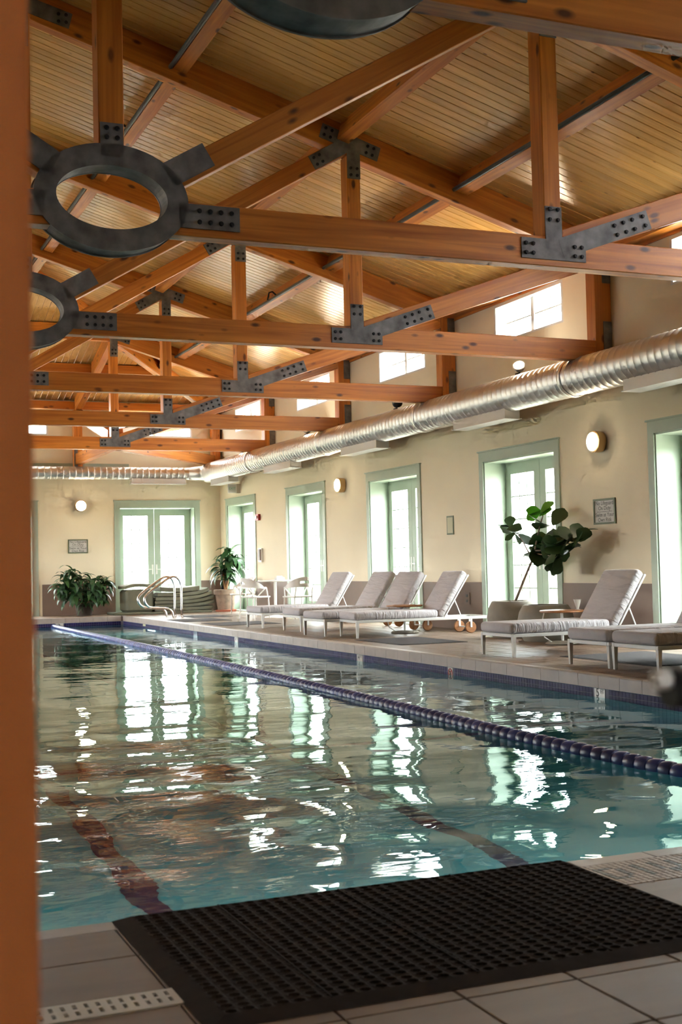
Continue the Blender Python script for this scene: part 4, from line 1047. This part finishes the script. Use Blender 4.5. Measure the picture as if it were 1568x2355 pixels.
t.box(6.74, 28.86, .06, 7.40, 29.54, .575); o = t.build('foam_float', 'foam', bevel=.05); tag(o, 'bulky olive foam block at the left end of the pile', 'foam float', 'olive foam floats piled by the far wall')

# ------------------------------------------------------------------ handrails
def handrail(y, dxx, label):
    t = thing('handrail', label, 'handrail', (dxx, y, 0), group='stainless pool handrails')
    P = [(7.285, 0), (7.285, .60), (7.275, .72), (7.235, .82), (7.16, .875), (7.07, .875), (6.97, .825), (6.62, .585), (6.50, .48), (6.468, .40), (6.50, .31), (6.57, .245), (6.66, .215), (6.93, .205), (7.03, .18), (7.085, .11), (7.095, 0)]
    Q = []
    for i in range(len(P)-1):
        for k in range(3): Q.append((P[i][0]+(P[i+1][0]-P[i][0])*k/3, P[i][1]+(P[i+1][1]-P[i][1])*k/3))
    Q.append(P[-1])
    for _ in range(2): Q = [Q[0]]+[((a[0]+2*b[0]+c[0])/4, (a[1]+2*b[1]+c[1])/4) for a, b, c in zip(Q, Q[1:], Q[2:])]+[Q[-1]]
    MB().tube([(x_, 0, z_) for x_, z_ in Q], .026, 12).build('rail', 'chrome', t, smooth=True)
    for xx_ in (7.285, 7.095): MB().lathe([(.045, 0), (.045, .012), (.026, .02)], 18, c=(xx_, 0, 0)).build('flange', 'chrome', t)
handrail(26.62, 0, 'bent stainless pool handrail farther from the viewer'); handrail(26.22, .04, 'bent stainless pool handrail nearer the viewer')

# ------------------------------------------------------------------ white table and chairs
t = thing('round_table', 'round white table between the white chairs', 'table', (8.82, 24.45, 0))
MB().lathe([(.02, .735), (.34, .735), (.36, .745), (.36, .757), (.345, .765), (.02, .765)], 36).build('table_top', 'whiteplastic', t, smooth=True, sharp=40)
MB().tube([(0, 0, .03), (0, 0, .735)], .03, 12).build('pole', 'whiteplastic', t)
MB().lathe([(.03, .06), (.10, .035), (.22, .02), (.23, 0), (.03, 0)][::-1], 24).build('foot', 'whiteplastic', t, smooth=True, sharp=40)
t = thing('napkin_box', 'small pale box on the round white table', 'box', (8.90, 24.40, .765)); MB().box(-.09, -.06, 0, .09, .06, .06).build('box', 'signw', t, bevel=.006); MB().box(-.06, -.01, .06, .06, .01, .085).build('napkins', 'whiteplastic', t)
def make_chair():
    t = thing('armchair', 'x', 'chair')
    rounded('seat', (.46, .44, .03), 'whiteplastic', t, Matrix.Translation((0, .02, .435)), .012, 2)
    for sx in (-1, 1):
        MB().tube([(sx*.22, .21, 0), (sx*.20, .20, .42)], .014, 8).build('leg', 'whiteplastic', t)
        MB().tube([(sx*.22, -.22, 0), (sx*.20, -.19, .42)], .014, 8).build('leg', 'whiteplastic', t)
        MB().tube([(sx*.20, .19, .43), (sx*.265, .10, .62)], .013, 8).build('arm_support', 'whiteplastic', t); MB().tube([(sx*.20, -.10, .43), (sx*.265, .08, .62)], .013, 8).build('arm_support', 'whiteplastic', t)
    mb = MB(); n = 30
    for i in range(n+1):
        a = math.radians(-105+210*i/n); c_ = max(0, math.cos(a)); r = .275+.015*c_
        x_, y_ = r*math.sin(a), -r*math.cos(a)*1.02+.03
        z0 = .60+.03*c_; z1 = .635+.19*c_**.8
        for f_ in (0, .35, .62, 1.0):
            for off in (0, .018): mb.v.append(Vector((x_*(1-off/r), (y_-.03)*(1-off/r)+.03-.10*(z0+(z1-z0)*f_-.6)*c_, z0+(z1-z0)*f_)))
    for i in range(n):
        for k in range(3):
            if k == 1 and abs(i-n/2+.5) < 3: continue
            a = 8*i+2*k; b = a+8
            mb.f += [(a, b, b+2, a+2), (a+1, a+3, b+3, b+1)]
        a = 8*i; b = a+8
        mb.f += [(a+6, b+6, b+7, a+7), (a, a+1, b+1, b)]
    mb.f += [(0, 2, 3, 1), (2, 4, 5, 3), (4, 6, 7, 5)]; k = 8*n; mb.f += [(k, k+1, k+3, k+2), (k+2, k+3, k+5, k+4), (k+4, k+5, k+7, k+6)]
    mb.build('backrest', 'whiteplastic', t, smooth=True, sharp=50)
    MB().tube([(-.2, -.19, .40), (-.19, -.24, .62)], .013, 8).build('back_post', 'whiteplastic', t); MB().tube([(.2, -.19, .40), (.19, -.24, .62)], .013, 8).build('back_post', 'whiteplastic', t)
    return t
ch = make_chair()
for i, (x, y, a, l) in enumerate([(8.98, 23.55, 10, 'white armchair with slotted back on the right of the round table'), (8.33, 24.35, -70, 'white armchair on the left of the round table'), (9.02, 27.1, 100, 'white armchair half hidden behind the clay pot')]):
    t = ch if i == 0 else copy_tree(ch)
    t.location = (x, y, 0); t.rotation_euler = (0, 0, math.radians(a)); tag(t, l, 'chair', 'white armchairs near the corner')

# ------------------------------------------------------------------ doorway the photo looks through
d = thing('door_8', 'brown wooden door frame the photo looks through', kind='structure')
MB().box(-.10, .80, 0, .1295, .87, 2.25).build('stile', 'stile', d, Matrix.Translation((0, .8, 0))@Matrix.Rotation(-H, 4, 'Y'))
MB().box(.73, .80, 0, .98, .87, 2.25).build('stile', 'stile', d, Matrix.Translation((.7, .8, 0))@Matrix.Rotation(-H, 4, 'Y'))
MB().box(.1295, .80, 2.12, .73, .87, 2.25).build('rail', 'stile', d)
h = MB().box(.74, .785, .88, .79, .80, 1.04); h.tube([(.765, .80, .955), (.765, .755, .955), (.572, .752, .955)], .0145, 10); h.build('lever_handle', 'black', d)
MB().lathe([(.005, -.007), (.0075, -.005), (.0075, .005), (.005, .007)], 10, c=(.5655, .752, .962), axis='X').build('lever_tip', 'white', d)
mb = MB()
mb.box(-1.6, -2.3, -.02, 2.2, YN-.14, 0); mb.box(-1.6, -2.3, 2.6, 2.2, YN-.14, 2.7); mb.box(-1.7, -2.3, 0, -1.6, YN-.14, 2.6); mb.box(2.2, -2.3, 0, 2.3, YN-.14, 2.6)
mb.cells([-1.6, -.35, .3, 2.2], [0, 1.3, 1.9, 2.6], lambda u, z: not (1.3 < z < 1.9 and -.35 < u < .3), None, -2.4, -2.3, 'Y')
tag(mb.build('wall_hallway', 'hall'), 'plain hallway behind the viewer', kind='structure')
# ------------------------------------------------------------------ outside
tag(MB().box(XW+.5, -40, -.3, 90, 110, -.25).box(XL-90, -40, -.3, XL-.5, 110, -.25).box(XL-.5, YF+.5, -.3, XW+.5, 110, -.25).build('ground', 'grass'), 'lawn outside the glass doors', kind='structure')
tag(MB().box(XW+.5, -5, -.25, XW+10, YF+10, -.2).box(XL-10, -5, -.25, XL-.5, YF+10, -.2).box(XL-.5, YF+.5, -.25, XW+.5, YF+6.0, -.2).build('terrace', 'paver'), 'pale terrace outside the glass doors', kind='structure')
